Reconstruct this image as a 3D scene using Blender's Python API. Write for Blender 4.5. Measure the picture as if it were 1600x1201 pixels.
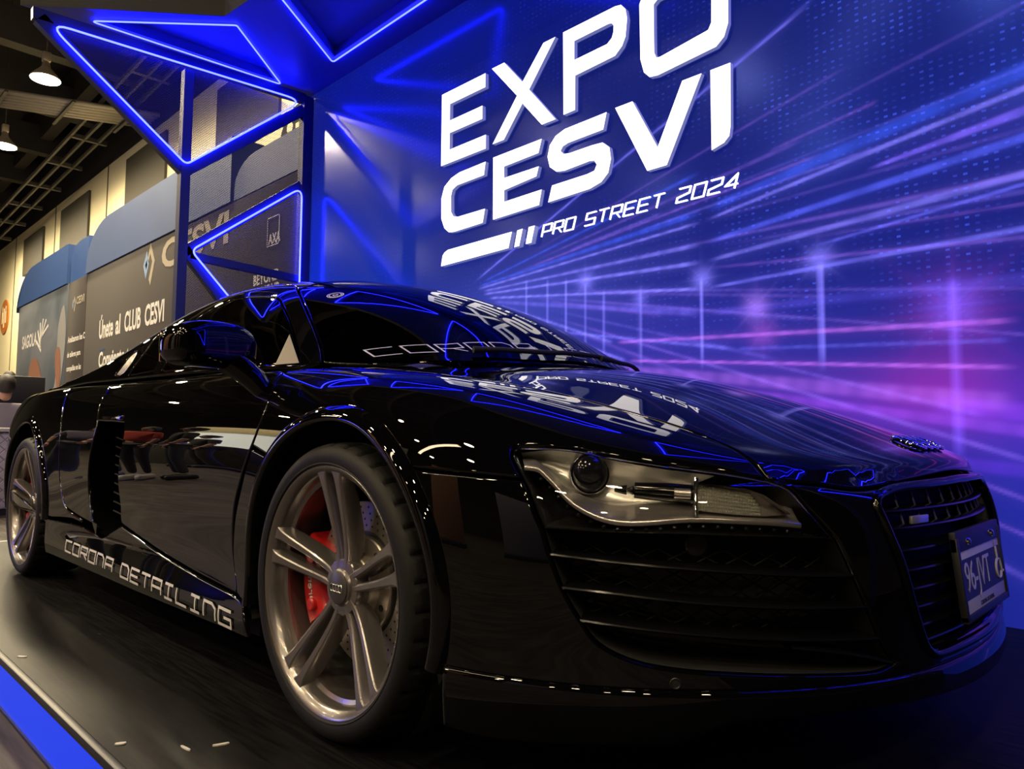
import bpy, bmesh, math, random
import numpy as np
from mathutils import Vector, Matrix, Euler
from mathutils.bvhtree import BVHTree
from mathutils.geometry import delaunay_2d_cdt

random.seed(7)
SC = bpy.context.scene
COL = SC.collection
for o in list(bpy.data.objects):
    bpy.data.objects.remove(o, do_unlink=True)

# ------------------------------------------------------------------ camera
# World axes: x = towards the car's nose (front axle at 0), y = towards the mural wall, z = up from the stage top.
CAM_F, CAM_YAW, CAM_PITCH, CAM_ROLL = 1137.88, 0.794297, 0.072168, 0.006442
CAM_POS = Vector((1.43114, -1.80023, 0.66031))
def camera_axes():
    fw = Vector((-math.cos(CAM_YAW) * math.cos(CAM_PITCH), math.sin(CAM_YAW) * math.cos(CAM_PITCH), math.sin(CAM_PITCH)))
    r = fw.cross(Vector((0, 0, 1))).normalized()
    u = r.cross(fw)
    return (r * math.cos(CAM_ROLL) + u * math.sin(CAM_ROLL), u * math.cos(CAM_ROLL) - r * math.sin(CAM_ROLL), fw)
def make_camera():
    r, u, fw = camera_axes()
    cd = bpy.data.cameras.new('camera')
    cd.sensor_fit = 'HORIZONTAL'
    cd.sensor_width = 36.0
    cd.lens = CAM_F * 36.0 / 1600.0
    cd.clip_start = 0.02
    co = bpy.data.objects.new('camera', cd)
    COL.objects.link(co)
    m = Matrix(((r.x, u.x, -fw.x, CAM_POS.x), (r.y, u.y, -fw.y, CAM_POS.y), (r.z, u.z, -fw.z, CAM_POS.z), (0, 0, 0, 1)))
    co.matrix_world = m
    SC.camera = co
make_camera()
# ------------------------------------------------------------------ world and exposure
WORLD = bpy.data.worlds.new('hall_gloom'); SC.world = WORLD; WORLD.use_nodes = True
WORLD.node_tree.nodes['Background'].inputs['Color'].default_value = (.012, .012, .02, 1)
WORLD.node_tree.nodes['Background'].inputs['Strength'].default_value = .25
SC.view_settings.view_transform = 'Standard'; SC.view_settings.look = 'None'; SC.view_settings.gamma = 1.0
SC.view_settings.use_curve_mapping = False; SC.view_settings.exposure = 0.0
# ------------------------------------------------------------------ helpers
def nodes_of(name):
    m = bpy.data.materials.new(name); m.use_nodes = True
    nt = m.node_tree; return m, nt, nt.nodes['Principled BSDF']
def mat(name, col, rough=.4, metal=0.0, coat=0.0, emit=None, estr=0.0, spec=.5, noise=0.0, nscale=40.0, bump=0.0, ior=1.5, coat_rough=.02):
    m, nt, b = nodes_of(name)
    b.inputs['Base Color'].default_value = (*col, 1); b.inputs['Roughness'].default_value = rough
    b.inputs['Metallic'].default_value = metal; b.inputs['Coat Weight'].default_value = coat
    b.inputs['Coat Roughness'].default_value = coat_rough
    b.inputs['Specular IOR Level'].default_value = spec; b.inputs['IOR'].default_value = ior
    if emit is not None:
        b.inputs['Emission Color'].default_value = (*emit, 1); b.inputs['Emission Strength'].default_value = estr
    if noise or bump:
        tc = nt.nodes.new('ShaderNodeTexCoord'); nz = nt.nodes.new('ShaderNodeTexNoise')
        nz.inputs['Scale'].default_value = nscale; nz.inputs['Detail'].default_value = 5
        nt.links.new(tc.outputs['Object'], nz.inputs['Vector'])
        if noise:
            mr = nt.nodes.new('ShaderNodeMapRange'); mr.inputs['To Min'].default_value = 1 - noise; mr.inputs['To Max'].default_value = 1 + noise
            mx = nt.nodes.new('ShaderNodeMix'); mx.data_type = 'RGBA'; mx.blend_type = 'MULTIPLY'; mx.inputs[0].default_value = 1
            mx.inputs[6].default_value = (*col, 1)
            nt.links.new(nz.outputs['Fac'], mr.inputs['Value']); nt.links.new(mr.outputs['Result'], mx.inputs[7])
            nt.links.new(mx.outputs[2], b.inputs['Base Color'])
        if bump:
            bp = nt.nodes.new('ShaderNodeBump'); bp.inputs['Strength'].default_value = bump; bp.inputs['Distance'].default_value = .002
            nt.links.new(nz.outputs['Fac'], bp.inputs['Height']); nt.links.new(bp.outputs['Normal'], b.inputs['Normal'])
    return m
def glass_mat(name, tint, rough=.0, ior=1.5):
    """Thin pane: tinted see-through plus a Fresnel mirror layer."""
    m = bpy.data.materials.new(name); m.use_nodes = True; nt = m.node_tree
    for n in list(nt.nodes): nt.nodes.remove(n)
    out = nt.nodes.new('ShaderNodeOutputMaterial'); mx = nt.nodes.new('ShaderNodeMixShader')
    tr = nt.nodes.new('ShaderNodeBsdfTransparent'); gl = nt.nodes.new('ShaderNodeBsdfGlossy'); fr = nt.nodes.new('ShaderNodeFresnel')
    tr.inputs['Color'].default_value = (*tint, 1); gl.inputs['Roughness'].default_value = rough; fr.inputs['IOR'].default_value = ior
    nt.links.new(fr.outputs[0], mx.inputs[0]); nt.links.new(tr.outputs[0], mx.inputs[1]); nt.links.new(gl.outputs[0], mx.inputs[2])
    nt.links.new(mx.outputs[0], out.inputs[0]); return m
def thing(name, label, cat, loc=(0, 0, 0), rz=0.0, group=None):
    o = bpy.data.objects.new(name, None); COL.objects.link(o); o.location = loc; o.rotation_euler = (0, 0, rz); o.empty_display_size = .1
    o['label'] = label; o['category'] = cat
    if group: o['group'] = group
    return o
def tag(o, label, cat, group=None, kind=None):
    o['label'] = label
    if cat: o['category'] = cat
    if group: o['group'] = group
    if kind: o['kind'] = kind
    return o
def obj(name, V, F, m, parent=None, smooth=False, normals=None, loc=None):
    me = bpy.data.meshes.new(name); me.from_pydata([tuple(v) for v in V], [], F)
    if smooth or normals is not None: me.shade_smooth()
    me.materials.append(m); me.validate()
    if normals is not None and len(normals) == len(me.vertices):
        me.normals_split_custom_set_from_vertices([tuple(n) for n in normals])
    o = bpy.data.objects.new(name, me); COL.objects.link(o)
    if parent is not None: o.parent = parent
    if loc is not None: o.location = loc
    return o
class MB:
    """Collects simple solids into one mesh."""
    def __init__(s): s.V = []; s.F = []
    def add(s, V, F):
        k = len(s.V); s.V += [Vector(v) for v in V]; s.F += [[i + k for i in f] for f in F]; return s
    def box(s, a, b, M=None):
        (x0, y0, z0), (x1, y1, z1) = a, b
        V = [Vector(p) for p in ((x0, y0, z0), (x1, y0, z0), (x1, y1, z0), (x0, y1, z0), (x0, y0, z1), (x1, y0, z1), (x1, y1, z1), (x0, y1, z1))]
        if M is not None: V = [M @ v for v in V]
        return s.add(V, [(0, 3, 2, 1), (4, 5, 6, 7), (0, 1, 5, 4), (1, 2, 6, 5), (2, 3, 7, 6), (3, 0, 4, 7)])
    def bevbox(s, a, b, r, M=None, seg=2):
        bm = bmesh.new(); bmesh.ops.create_cube(bm, size=1)
        for v in bm.verts: v.co = Vector([(a[i] + b[i]) / 2 + v.co[i] * (b[i] - a[i]) for i in range(3)])
        bmesh.ops.bevel(bm, geom=list(bm.edges), offset=r, segments=seg, affect='EDGES', profile=.5)
        bm.verts.ensure_lookup_table()
        V = [v.co.copy() for v in bm.verts]; F = [[v.index for v in f.verts] for f in bm.faces]; bm.free()
        if M is not None: V = [M @ v for v in V]
        return s.add(V, F)
    def lathe(s, prof, n=48, M=None, caps=False, a0=0.0, a1=2 * math.pi):
        """prof: (radius, height) pairs about local z."""
        full = abs(a1 - a0 - 2 * math.pi) < 1e-6; k = n if full else n + 1
        V, F = [], []
        for i in range(k):
            a = a0 + (a1 - a0) * i / n
            for r, h in prof: V.append(Vector((r * math.cos(a), r * math.sin(a), h)))
        p = len(prof)
        for i in range(n):
            j = (i + 1) % k
            for q in range(p - 1): F.append((i * p + q, j * p + q, j * p + q + 1, i * p + q + 1))
        if M is not None: V = [M @ v for v in V]
        return s.add(V, F)
    def tube(s, pts, r, n=8, closed=False, caps=True):
        pts = [Vector(p) for p in pts]; m = len(pts); V, F = [], []
        def tang(i):
            if closed: return (pts[(i + 1) % m] - pts[i - 1]).normalized()
            return (pts[min(i + 1, m - 1)] - pts[max(i - 1, 0)]).normalized()
        t = tang(0); up = Vector((0, 0, 1)) if abs(t.z) < .9 else Vector((1, 0, 0))
        a = t.cross(up).normalized()
        for i in range(m):
            t = tang(i); a = (a - t * a.dot(t)).normalized(); b = t.cross(a)
            rr = r[i] if isinstance(r, (list, tuple)) else r
            for k in range(n):
                g = 2 * math.pi * k / n; V.append(pts[i] + (a * math.cos(g) + b * math.sin(g)) * rr)
        for i in range(m if closed else m - 1):
            j = (i + 1) % m
            for k in range(n): F.append((i * n + k, i * n + (k + 1) % n, j * n + (k + 1) % n, j * n + k))
        if caps and not closed:
            F.append(tuple(range(n))[::-1]); F.append(tuple((m - 1) * n + k for k in range(n)))
        return s.add(V, F)
    def prism(s, poly, fa, fb):
        """poly: 2D outline; fa/fb map a 2D point to the two faces in 3D."""
        n = len(poly); V = [Vector(fa(*p)) for p in poly] + [Vector(fb(*p)) for p in poly]
        F = [tuple(range(n)), tuple(range(2 * n - 1, n - 1, -1))] + [(i, n + i, n + (i + 1) % n, (i + 1) % n) for i in range(n)]
        return s.add(V, F)
    def build(s, name, m, parent=None, smooth=False, angle=None, loc=None):
        o = obj(name, s.V, s.F, m, parent, smooth, loc=loc)
        bm = bmesh.new(); bm.from_mesh(o.data); bmesh.ops.recalc_face_normals(bm, faces=bm.faces); bm.to_mesh(o.data); bm.free()
        if angle is not None:
            o.data.shade_smooth(); o.data.set_sharp_from_angle(angle=math.radians(angle))
        return o
def crom(pts, n=8, closed=False):
    """Catmull-Rom through points of any dimension."""
    P = np.array(pts, float); m = len(P)
    if m < 3: return [tuple(p) for p in P]
    out = []
    rng = range(m) if closed else range(m - 1)
    for i in rng:
        if closed: p0, p1, p2, p3 = P[i - 1], P[i], P[(i + 1) % m], P[(i + 2) % m]
        else:
            p1, p2 = P[i], P[i + 1]
            p0 = P[i - 1] if i > 0 else 2 * p1 - p2
            p3 = P[i + 2] if i + 2 < m else 2 * p2 - p1
        for k in range(n):
            t = k / n
            out.append(.5 * (2 * p1 + (p2 - p0) * t + (2 * p0 - 5 * p1 + 4 * p2 - p3) * t * t + (3 * p1 - p0 - 3 * p2 + p3) * t ** 3))
    if not closed: out.append(P[-1])
    return [tuple(p) for p in out]
def resample(pts, step, closed=False):
    P = [np.array(p, float) for p in pts]
    if closed: P = P + [P[0]]
    L = [0.0]
    for a, b in zip(P, P[1:]): L.append(L[-1] + float(np.linalg.norm(b - a)))
    n = max(2, int(round(L[-1] / step))); out = []; k = 0
    for i in range(n if closed else n + 1):
        s = L[-1] * i / n
        while k < len(L) - 2 and L[k + 1] < s: k += 1
        d = L[k + 1] - L[k]; t = 0 if d < 1e-12 else (s - L[k]) / d
        out.append(tuple(P[k] * (1 - t) + P[k + 1] * t))
    return out
class Surf:
    """A fine triangle mesh with smooth normals that panels are draped over."""
    def __init__(s, V, F):
        T = []
        for f in F:
            for k in range(1, len(f) - 1): T.append((f[0], f[k], f[k + 1]))
        s.V = V; s.T = T; s.F = F; s.bvh = BVHTree.FromPolygons(V, T)
        A = np.array([tuple(v) for v in V]); I = np.array(T)
        fn = np.cross(A[I[:, 1]] - A[I[:, 0]], A[I[:, 2]] - A[I[:, 0]])
        N = np.zeros_like(A)
        for k in range(3): np.add.at(N, I[:, k], fn)
        N /= np.maximum(np.linalg.norm(N, axis=1, keepdims=True), 1e-12); s.N = N
    def cast(s, o, d):
        h = s.bvh.ray_cast(o, d)
        if h[0] is None:
            h = s.bvh.find_nearest(o + d * 2.0)
        p, g, i, _ = h; a, b, c = (s.V[k] for k in s.T[i])
        v0, v1, v2 = b - a, c - a, p - a
        d00, d01, d11, d20, d21 = v0.dot(v0), v0.dot(v1), v1.dot(v1), v2.dot(v0), v2.dot(v1)
        q = d00 * d11 - d01 * d01
        v = (d11 * d20 - d01 * d21) / q if q else 0; w = (d00 * d21 - d01 * d20) / q if q else 0
        n = Vector(s.N[s.T[i][0]] * (1 - v - w) + s.N[s.T[i][1]] * v + s.N[s.T[i][2]] * w).normalized()
        return p, n
R2 = math.sqrt(.5)
FRAMES = {'S': ((1, 0, 0), (0, 0, 1), (0, 1, 0)), 'O': ((1, 0, 0), (0, R2, R2), (0, R2, -R2)), 'H': ((1, 0, 0), (0, 1, 0), (0, 0, -1)), 'W': ((0, 1, 0), (-R2, 0, R2), (-R2, 0, -R2))}
def to2(p, fr):
    if fr == 'C': return (math.atan2(p[1], p[0]), p[2])
    e1, e2, d = FRAMES[fr]; return (sum(a * b for a, b in zip(p, e1)), sum(a * b for a, b in zip(p, e2)))
def lift(q, fr, surf):
    if fr == 'C':
        r = Vector((math.cos(q[0]), math.sin(q[0]), 0)); return surf.cast(Vector((0, 0, q[1])) + r * 3, -r)
    e1, e2, d = (Vector(v) for v in FRAMES[fr]); return surf.cast(e1 * q[0] + e2 * q[1] - d * 2, d)
def in_poly(P, poly):
    x, y = P[:, 0], P[:, 1]; r = np.zeros(len(P), bool); n = len(poly); j = n - 1
    for i in range(n):
        xi, yi = poly[i]; xj, yj = poly[j]
        c = ((yi > y) != (yj > y)); 
        if yj != yi: r ^= c & (x < (xj - xi) * (y - yi) / (yj - yi) + xi)
        j = i
    return r
def inset(poly, d):
    n = len(poly); P = np.array(poly); E = np.roll(P, -1, 0) - P
    nn = np.stack([-E[:, 1], E[:, 0]], 1); nn /= np.maximum(np.linalg.norm(nn, axis=1, keepdims=True), 1e-9)
    b = nn + np.roll(nn, 1, 0); l = np.linalg.norm(b, axis=1, keepdims=True); b /= np.maximum(l, 1e-6)
    c = np.clip((b * nn).sum(1, keepdims=True), .45, 1)
    return P + b * d / c
def area2(poly):
    P = np.array(poly); Q = np.roll(P, -1, 0); return .5 * float((P[:, 0] * Q[:, 1] - Q[:, 0] * P[:, 1]).sum())
def outline(segs, fr, step):
    """segs: list of 3D polylines, each smoothed on its own so that corners stay where segments meet."""
    pts = []
    for sg in segs:
        sg = [to2(p, fr) for p in sg]
        if fr == 'C': sg = [(a * .8, b) for a, b in sg]
        c = resample(crom(sg, 6), step) if len(sg) > 2 else resample(sg, step)
        if pts and math.dist(pts[-1], c[0]) < step * .4: c = c[1:]
        pts += c
    if math.dist(pts[0], pts[-1]) < step * .4: pts.pop()
    if area2(pts) < 0: pts.reverse()
    return pts
def panel(surf, fr, segs, holes=(), step=.018, gap=.002, roll=.005, depth=.012, off=0.0):
    """Sheet-metal piece cut from the master surface: smooth face, rolled edges, a return that gives it thickness."""
    sc = (lambda q: (q[0] / .8, q[1])) if fr == 'C' else (lambda q: q)
    loops = [outline(segs, fr, step * .6)] + [outline(h, fr, step * .6)[::-1] for h in holes]
    V, N, F = [], [], []
    ring_ids = []; cdt_pts = []; cdt_edges = []
    polys = []
    for lp in loops:
        n = len(lp); rings = []
        for ins, push, wn, wt in ((gap, depth, 0, 1), (gap, roll * .7, .35, 1), (gap + roll * .35, roll * .2, 1, .6), (gap + roll, 0, 1, 0)):
            pp = inset(lp, ins); ids = []
            for q in pp:
                p, nn = lift(sc(q), fr, surf); ids.append(len(V)); V.append(p + nn * (off - push)); N.append([nn, wn, wt])
            rings.append((ids, pp))
        for k in range(n):
            t = (V[rings[1][0][k]] - V[rings[3][0][k]])
            for r_ in range(4):
                i = rings[r_][0][k]; nn, wn, wt = N[i]; tt = (t - nn * t.dot(nn)); tt = tt.normalized() if tt.length > 1e-7 else nn
                N[i] = (nn * wn + tt * wt).normalized()
        for a in range(3):
            A, B = rings[a][0], rings[a + 1][0]
            for k in range(n): F.append((A[k], A[(k + 1) % n], B[(k + 1) % n], B[k]))
        base = len(cdt_pts); cdt_pts += [tuple(q) for q in rings[3][1]]; ring_ids += rings[3][0]
        cdt_edges += [(base + k, base + (k + 1) % n) for k in range(n)]; polys.append([tuple(q) for q in rings[3][1]])
    P = np.array(polys[0]); lo, hi = P.min(0), P.max(0); g = []
    ny = int((hi[1] - lo[1]) / (step * .87)) + 1
    for j in range(ny + 1):
        for i in range(int((hi[0] - lo[0]) / step) + 2): g.append((lo[0] + (i + .5 * (j % 2)) * step, lo[1] + j * step * .87))
    g = np.array(g); keep = in_poly(g, polys[0])
    for h in polys[1:]: keep &= ~in_poly(g, h)
    g = g[keep]
    B = np.array(cdt_pts)
    if len(g):
        ok = np.ones(len(g), bool)
        for k in range(0, len(g), 400):
            d = ((g[k:k + 400, None, :] - B[None]) ** 2).sum(2).min(1); ok[k:k + 400] = d > (step * .55) ** 2
        g = g[ok]
    nb = len(cdt_pts); extra = []
    for q in g:
        p, nn = lift(sc(tuple(q)), fr, surf); extra.append(len(V)); V.append(p + nn * off); N.append(nn)
    allp = cdt_pts + [tuple(q) for q in g]; ids = ring_ids + extra
    r = delaunay_2d_cdt([Vector(q) for q in allp], cdt_edges, [], 0, 1e-7)
    vo, fo, orig = r[0], r[2], r[3]
    cen = np.array([[sum(vo[i][a] for i in f) / 3 for a in (0, 1)] for f in fo]) if fo else np.zeros((0, 2))
    keep = in_poly(cen, polys[0])
    for h in polys[1:]: keep &= ~in_poly(cen, h)
    mp = []
    for i, o_ in enumerate(orig):
        if o_: mp.append(ids[o_[0]])
        else:
            p, nn = lift(sc(tuple(vo[i])), fr, surf); mp.append(len(V)); V.append(p + nn * off); N.append(nn)
    tri = [tuple(mp[i] for i in f) for f, k in zip(fo, keep) if k]
    tri = [t for t in tri if len(set(t)) == 3]
    # orient along the surface normal
    F2 = []
    for f in tri + F:
        a, b, c = V[f[0]], V[f[1]], V[f[2]]; nn = (b - a).cross(c - a); s = N[f[0]] + N[f[1]] + N[f[2]]
        F2.append(tuple(f) if nn.dot(s) >= 0 else tuple(reversed(f)))
    return V, F2, N
def emit(name, geo, m, parent, mirror=False):
    V, F, N = geo; o = obj(name, V, F, m, parent, normals=N)
    if not mirror: return o
    fl = lambda v: Vector((v[0], -v[1], v[2]))
    o2 = obj(name, [fl(v) for v in V], [tuple(reversed(f)) for f in F], m, parent, normals=[fl(n) for n in N])
    return o, o2
def mirror_copy(o, parent):
    """Left-hand twin of a right-hand part (mesh reflected in y)."""
    me = o.data.copy(); bm = bmesh.new(); bm.from_mesh(me)
    for v in bm.verts: v.co.y = -v.co.y
    bmesh.ops.reverse_faces(bm, faces=bm.faces); bm.to_mesh(me); bm.free()
    c = bpy.data.objects.new(o.name.split('.')[0], me); COL.objects.link(c); c.parent = parent; return c
def arc(cx, cz, R, a0, a1, n=28, y=-.93):
    return [(cx + R * math.cos(math.radians(a0 + (a1 - a0) * i / n)), y, cz + R * math.sin(math.radians(a0 + (a1 - a0) * i / n))) for i in range(n + 1)]
# ------------------------------------------------------------------ text helpers
def text_geo(s, size=1.0, extrude=0.0, align='CENTER', spacing=1.0, shear=0.0, bold=0.0):
    cu = bpy.data.curves.new('tmp_text', 'FONT'); cu.body = s; cu.size = size; cu.extrude = extrude; cu.align_x = align; cu.align_y = 'CENTER'
    cu.space_character = spacing; cu.shear = shear; cu.resolution_u = 3; cu.offset = bold * size
    ob = bpy.data.objects.new('tmp_text', cu); COL.objects.link(ob)
    dg = bpy.context.evaluated_depsgraph_get(); dg.update(); me = ob.evaluated_get(dg).to_mesh()
    V = [v.co.copy() for v in me.vertices]; F = [tuple(p.vertices) for p in me.polygons]
    bpy.data.objects.remove(ob, do_unlink=True); bpy.data.curves.remove(cu); return V, F
STROKES = {  # thin techno lettering on a 1 x 1 cell
 'A': [[(0, 0), (0, 1), (1, 1), (1, 0)], [(0, .45), (1, .45)]], 'C': [[(1, 1), (0, 1), (0, 0), (1, 0)]], 'D': [[(0, 0), (0, 1), (.75, 1), (1, .75), (1, 0), (0, 0)]],
 'E': [[(1, 1), (0, 1), (0, 0), (1, 0)], [(0, .5), (.9, .5)]], 'G': [[(1, 1), (0, 1), (0, 0), (1, 0), (1, .5), (.45, .5)]], 'I': [[(.1, 1), (.9, 1)], [(.5, 1), (.5, 0)], [(.1, 0), (.9, 0)]],
 'L': [[(0, 1), (0, 0), (1, 0)]], 'N': [[(0, 0), (0, 1), (.7, 1), (1, .75), (1, 0)]], 'O': [[(0, 0), (0, 1), (1, 1), (1, 0), (0, 0)]],
 'P': [[(0, 0), (0, 1), (1, 1), (1, .4), (0, .4)]], 'R': [[(0, 0), (0, 1), (1, 1), (1, .45), (0, .45)], [(.5, .45), (1, 0)]], 'S': [[(1, 1), (0, 1), (0, .5), (1, .5), (1, 0), (0, 0)]],
 'T': [[(0, 1), (1, 1)], [(.5, 1), (.5, 0)]], '2': [[(0, 1), (1, 1), (1, .55), (0, .35), (0, 0), (1, 0)]], '0': [[(0, 0), (0, 1), (1, 1), (1, 0), (0, 0)]], '4': [[(.8, 0), (.8, 1), (0, .3), (1, .3)]],
}
def ribbon2(pts, w):
    """Mitred flat stroke as quads in 2D."""
    P = np.array(pts, float); n = len(P); closed = np.allclose(P[0], P[-1])
    L, R = [], []
    for i in range(n):
        if closed: a, b = P[i] - P[i - 1 if i else n - 2], P[i + 1 if i < n - 1 else 1] - P[i]
        else: a, b = P[i] - P[max(i - 1, 0)], P[min(i + 1, n - 1)] - P[i]
        if np.linalg.norm(a) < 1e-9: a = b
        if np.linalg.norm(b) < 1e-9: b = a
        a = a / np.linalg.norm(a); b = b / np.linalg.norm(b); na, nb = np.array([-a[1], a[0]]), np.array([-b[1], b[0]])
        m = na + nb; m /= max(np.linalg.norm(m), 1e-6); k = w / 2 / max(m @ na, .5)
        L.append(P[i] + m * k); R.append(P[i] - m * k)
    return [(L[i], L[i + 1], R[i + 1], R[i]) for i in range(n - 1)]
def stroke_letters(word, h, adv, w, shear=0.0, cw=.78):
    """Yields (char, list of 2D quads) with x running along the line."""
    x = 0.0
    for ch in word:
        if ch == ' ': x += adv * .7; continue
        q = []
        for st in STROKES[ch]:
            pts = [(x + p[0] * adv * cw + p[1] * h * shear, p[1] * h) for p in st]; fine = []
            for a, b in zip(pts, pts[1:]):
                k = max(1, int(math.dist(a, b) / min(adv * .35, .011)))
                fine += [(a[0] + (b[0] - a[0]) * i / k, a[1] + (b[1] - a[1]) * i / k) for i in range(k)]
            fine.append(pts[-1]); q += ribbon2(fine, w)
        yield ch, q
        x += adv
def copy_tree(o, parent=None):
    c = o.copy(); COL.objects.link(c); c.parent = parent
    for ch in list(o.children): copy_tree(ch, c)
    return c
# ------------------------------------------------------------------ car materials
PAINT = mat('black_paint', (.0015, .0015, .002), rough=.5, coat=1.0, coat_rough=.008, spec=0.0)
GLOSSBLK = mat('gloss_black_plastic', (.004, .004, .005), rough=.12)
SATINBLK = mat('satin_black_plastic', (.012, .012, .014), rough=.45)
MATTBLK = mat('matt_black', (.006, .006, .007), rough=.8)
RUBBER = mat('tyre_rubber', (.006, .006, .0065), rough=.6, spec=.3, bump=.15, nscale=300)
BRONZE = mat('bronze_grey_alloy', (.27, .25, .245), rough=.27, metal=.85, coat=.6, coat_rough=.1)
STEEL = mat('brake_steel', (.42, .40, .37), rough=.38, metal=.9, noise=.12, nscale=60)
ALU = mat('hat_aluminium', (.60, .56, .48), rough=.35, metal=.9)
REDCAL = mat('caliper_red', (.45, .012, .012), rough=.3, coat=.6)
CHROME = mat('chrome', (.75, .75, .78), rough=.06, metal=1)
SILVER = mat('satin_silver', (.66, .63, .62), rough=.26, metal=.8)
REFLECT = mat('lamp_reflector', (.62, .62, .57), rough=.30, metal=.75)
HLDARK = mat('lamp_housing_dark', (.03, .03, .032), rough=.35)
WHITEP = mat('white_decal', (.62, .60, .60), rough=.4)
DECAL = mat('grey_outline_decal', (.50, .50, .62), rough=.5)
GLASS_W = glass_mat('windscreen_glass', (.10, .10, .11), ior=1.52)
GLASS_S = glass_mat('tinted_side_glass', (.05, .05, .055), ior=1.5)
LENS = glass_mat('headlight_lens', (.88, .88, .88), ior=1.45)
SLATM = mat('satin_slat_black', (.004, .004, .005), .16, spec=.55)
LEATHER = mat('dark_leather', (.012, .011, .011), rough=.5)
REFL_BEIGE = mat('beige_window_reflection', (.17, .145, .085), rough=.5)  # colour of the painted reflection at the side window corner

# ------------------------------------------------------------------ setting materials
NEON = mat('blue_neon_tube', (.2, .3, .6), .4, emit=(.0082, .0108, 1.0), estr=52.0)
LEDBLUE = mat('blue_led_strip', (.004, .012, .06), .5, emit=(.004, .050, 1.0), estr=.78)
LETTER = mat('backlit_white_acrylic', (.8, .8, .8), .4, emit=(1.0, .99, 1.0), estr=1.5)
LETSIDE = mat('letter_side', (.30, .30, .40), .5, emit=(.35, .40, .9), estr=.35)
FRAMEM = mat('navy_frame_steel', (.008, .012, .075), .45, noise=.1, nscale=8)
CANOPY = mat('dark_canopy_board', (.035, .055, .30), .42)
STAGE = mat('black_stage_laminate', (.016, .016, .018), .24, noise=.35, nscale=3.0, bump=.02)
CREAM = mat('cream_wall', (.78, .70, .46), .8, noise=.05, nscale=.6)
BLACKW = mat('black_wall', (.008, .008, .009), .8)
BROWNSQ = mat('brown_panel', (.042, .035, .022), .7)
HALLC = mat('hall_ceiling', (.012, .011, .011), .9)
GREYST = mat('grey_steel_beam', (.045, .04, .036), .6)
PIPE = mat('pipe_steel', (.30, .27, .22), .5, .3)
BLUEHDR = mat('steel_blue_board', (.055, .092, .215), .55, noise=.16, nscale=1.5)
BLUEHD2 = mat('deep_blue_board', (.022, .068, .23), .5)
WARM = mat('warm_lamp_glow', (.8, .7, .5), .5, emit=(1.0, .78, .48), estr=330.0)
WARMH = mat('warm_hall_lamp_glow', (.8, .7, .5), .5, emit=(1.0, .82, .52), estr=1250.0)
LAMPM = mat('lamp_aluminium', (.35, .30, .24), .4, .7)
WHITEPRINT = mat('white_print', (.62, .60, .58), .6)
def structure(o, name=None):
    o['kind'] = 'structure'; return o
# ------------------------------------------------------------------ floors
def stage_material():
    m, nt, b = nodes_of('black_stage_floor'); L = nt.links
    tc = nt.nodes.new('ShaderNodeTexCoord'); n1 = nt.nodes.new('ShaderNodeTexNoise'); n1.inputs['Scale'].default_value = 1.3; b.inputs['IOR'].default_value = 1.13; n1.inputs['Detail'].default_value = 6
    mp = nt.nodes.new('ShaderNodeMapping'); mp.inputs['Scale'].default_value = (1.2, 18, 1); n2 = nt.nodes.new('ShaderNodeTexNoise'); n2.inputs['Scale'].default_value = 5; n2.inputs['Detail'].default_value = 8
    L.new(tc.outputs['Object'], n1.inputs['Vector']); L.new(tc.outputs['Object'], mp.inputs['Vector']); L.new(mp.outputs[0], n2.inputs['Vector'])
    r1 = nt.nodes.new('ShaderNodeMapRange'); r1.inputs['From Min'].default_value = .3; r1.inputs['From Max'].default_value = .75; r1.inputs['To Min'].default_value = .34; r1.inputs['To Max'].default_value = .44
    L.new(n1.outputs['Fac'], r1.inputs['Value']); L.new(r1.outputs['Result'], b.inputs['Roughness'])
    cr = nt.nodes.new('ShaderNodeValToRGB'); cr.color_ramp.elements[0].color = (.004, .004, .005, 1); cr.color_ramp.elements[1].color = (.014, .0135, .015, 1)
    cr.color_ramp.elements[0].position = .35; cr.color_ramp.elements[1].position = .8
    L.new(n2.outputs['Fac'], cr.inputs['Fac']); L.new(cr.outputs['Color'], b.inputs['Base Color']); return m
STAGEF = stage_material()
o = structure(MB().box((-3.98, -1.265, -.02), (2.45, 1.32, 0)).build('floor', STAGEF)); o['label'] = 'black laminate stage floor under the car'
def wood_floor():
    m, nt, b = nodes_of('dark_wood_hall_floor'); L = nt.links; tc = nt.nodes.new('ShaderNodeTexCoord')
    mp = nt.nodes.new('ShaderNodeMapping'); mp.inputs['Scale'].default_value = (.8, 9, 1); nz = nt.nodes.new('ShaderNodeTexNoise'); nz.inputs['Scale'].default_value = 3; nz.inputs['Detail'].default_value = 8
    L.new(tc.outputs['Object'], mp.inputs['Vector']); L.new(mp.outputs[0], nz.inputs['Vector'])
    cr = nt.nodes.new('ShaderNodeValToRGB'); cr.color_ramp.elements[0].color = (.022, .018, .017, 1); cr.color_ramp.elements[1].color = (.085, .070, .064, 1); cr.color_ramp.elements[0].position = .35; cr.color_ramp.elements[1].position = .7
    L.new(nz.outputs['Fac'], cr.inputs['Fac']); L.new(cr.outputs['Color'], b.inputs['Base Color']); b.inputs['Roughness'].default_value = .65; b.inputs['IOR'].default_value = 1.25; return m
HALLF = wood_floor()
ft = structure(MB().box((-34, -22, -.20), (16, 8, -.14)).build('floor_hall', HALLF)); ft['label'] = 'dark wood hall floor beyond the stage'
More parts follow.
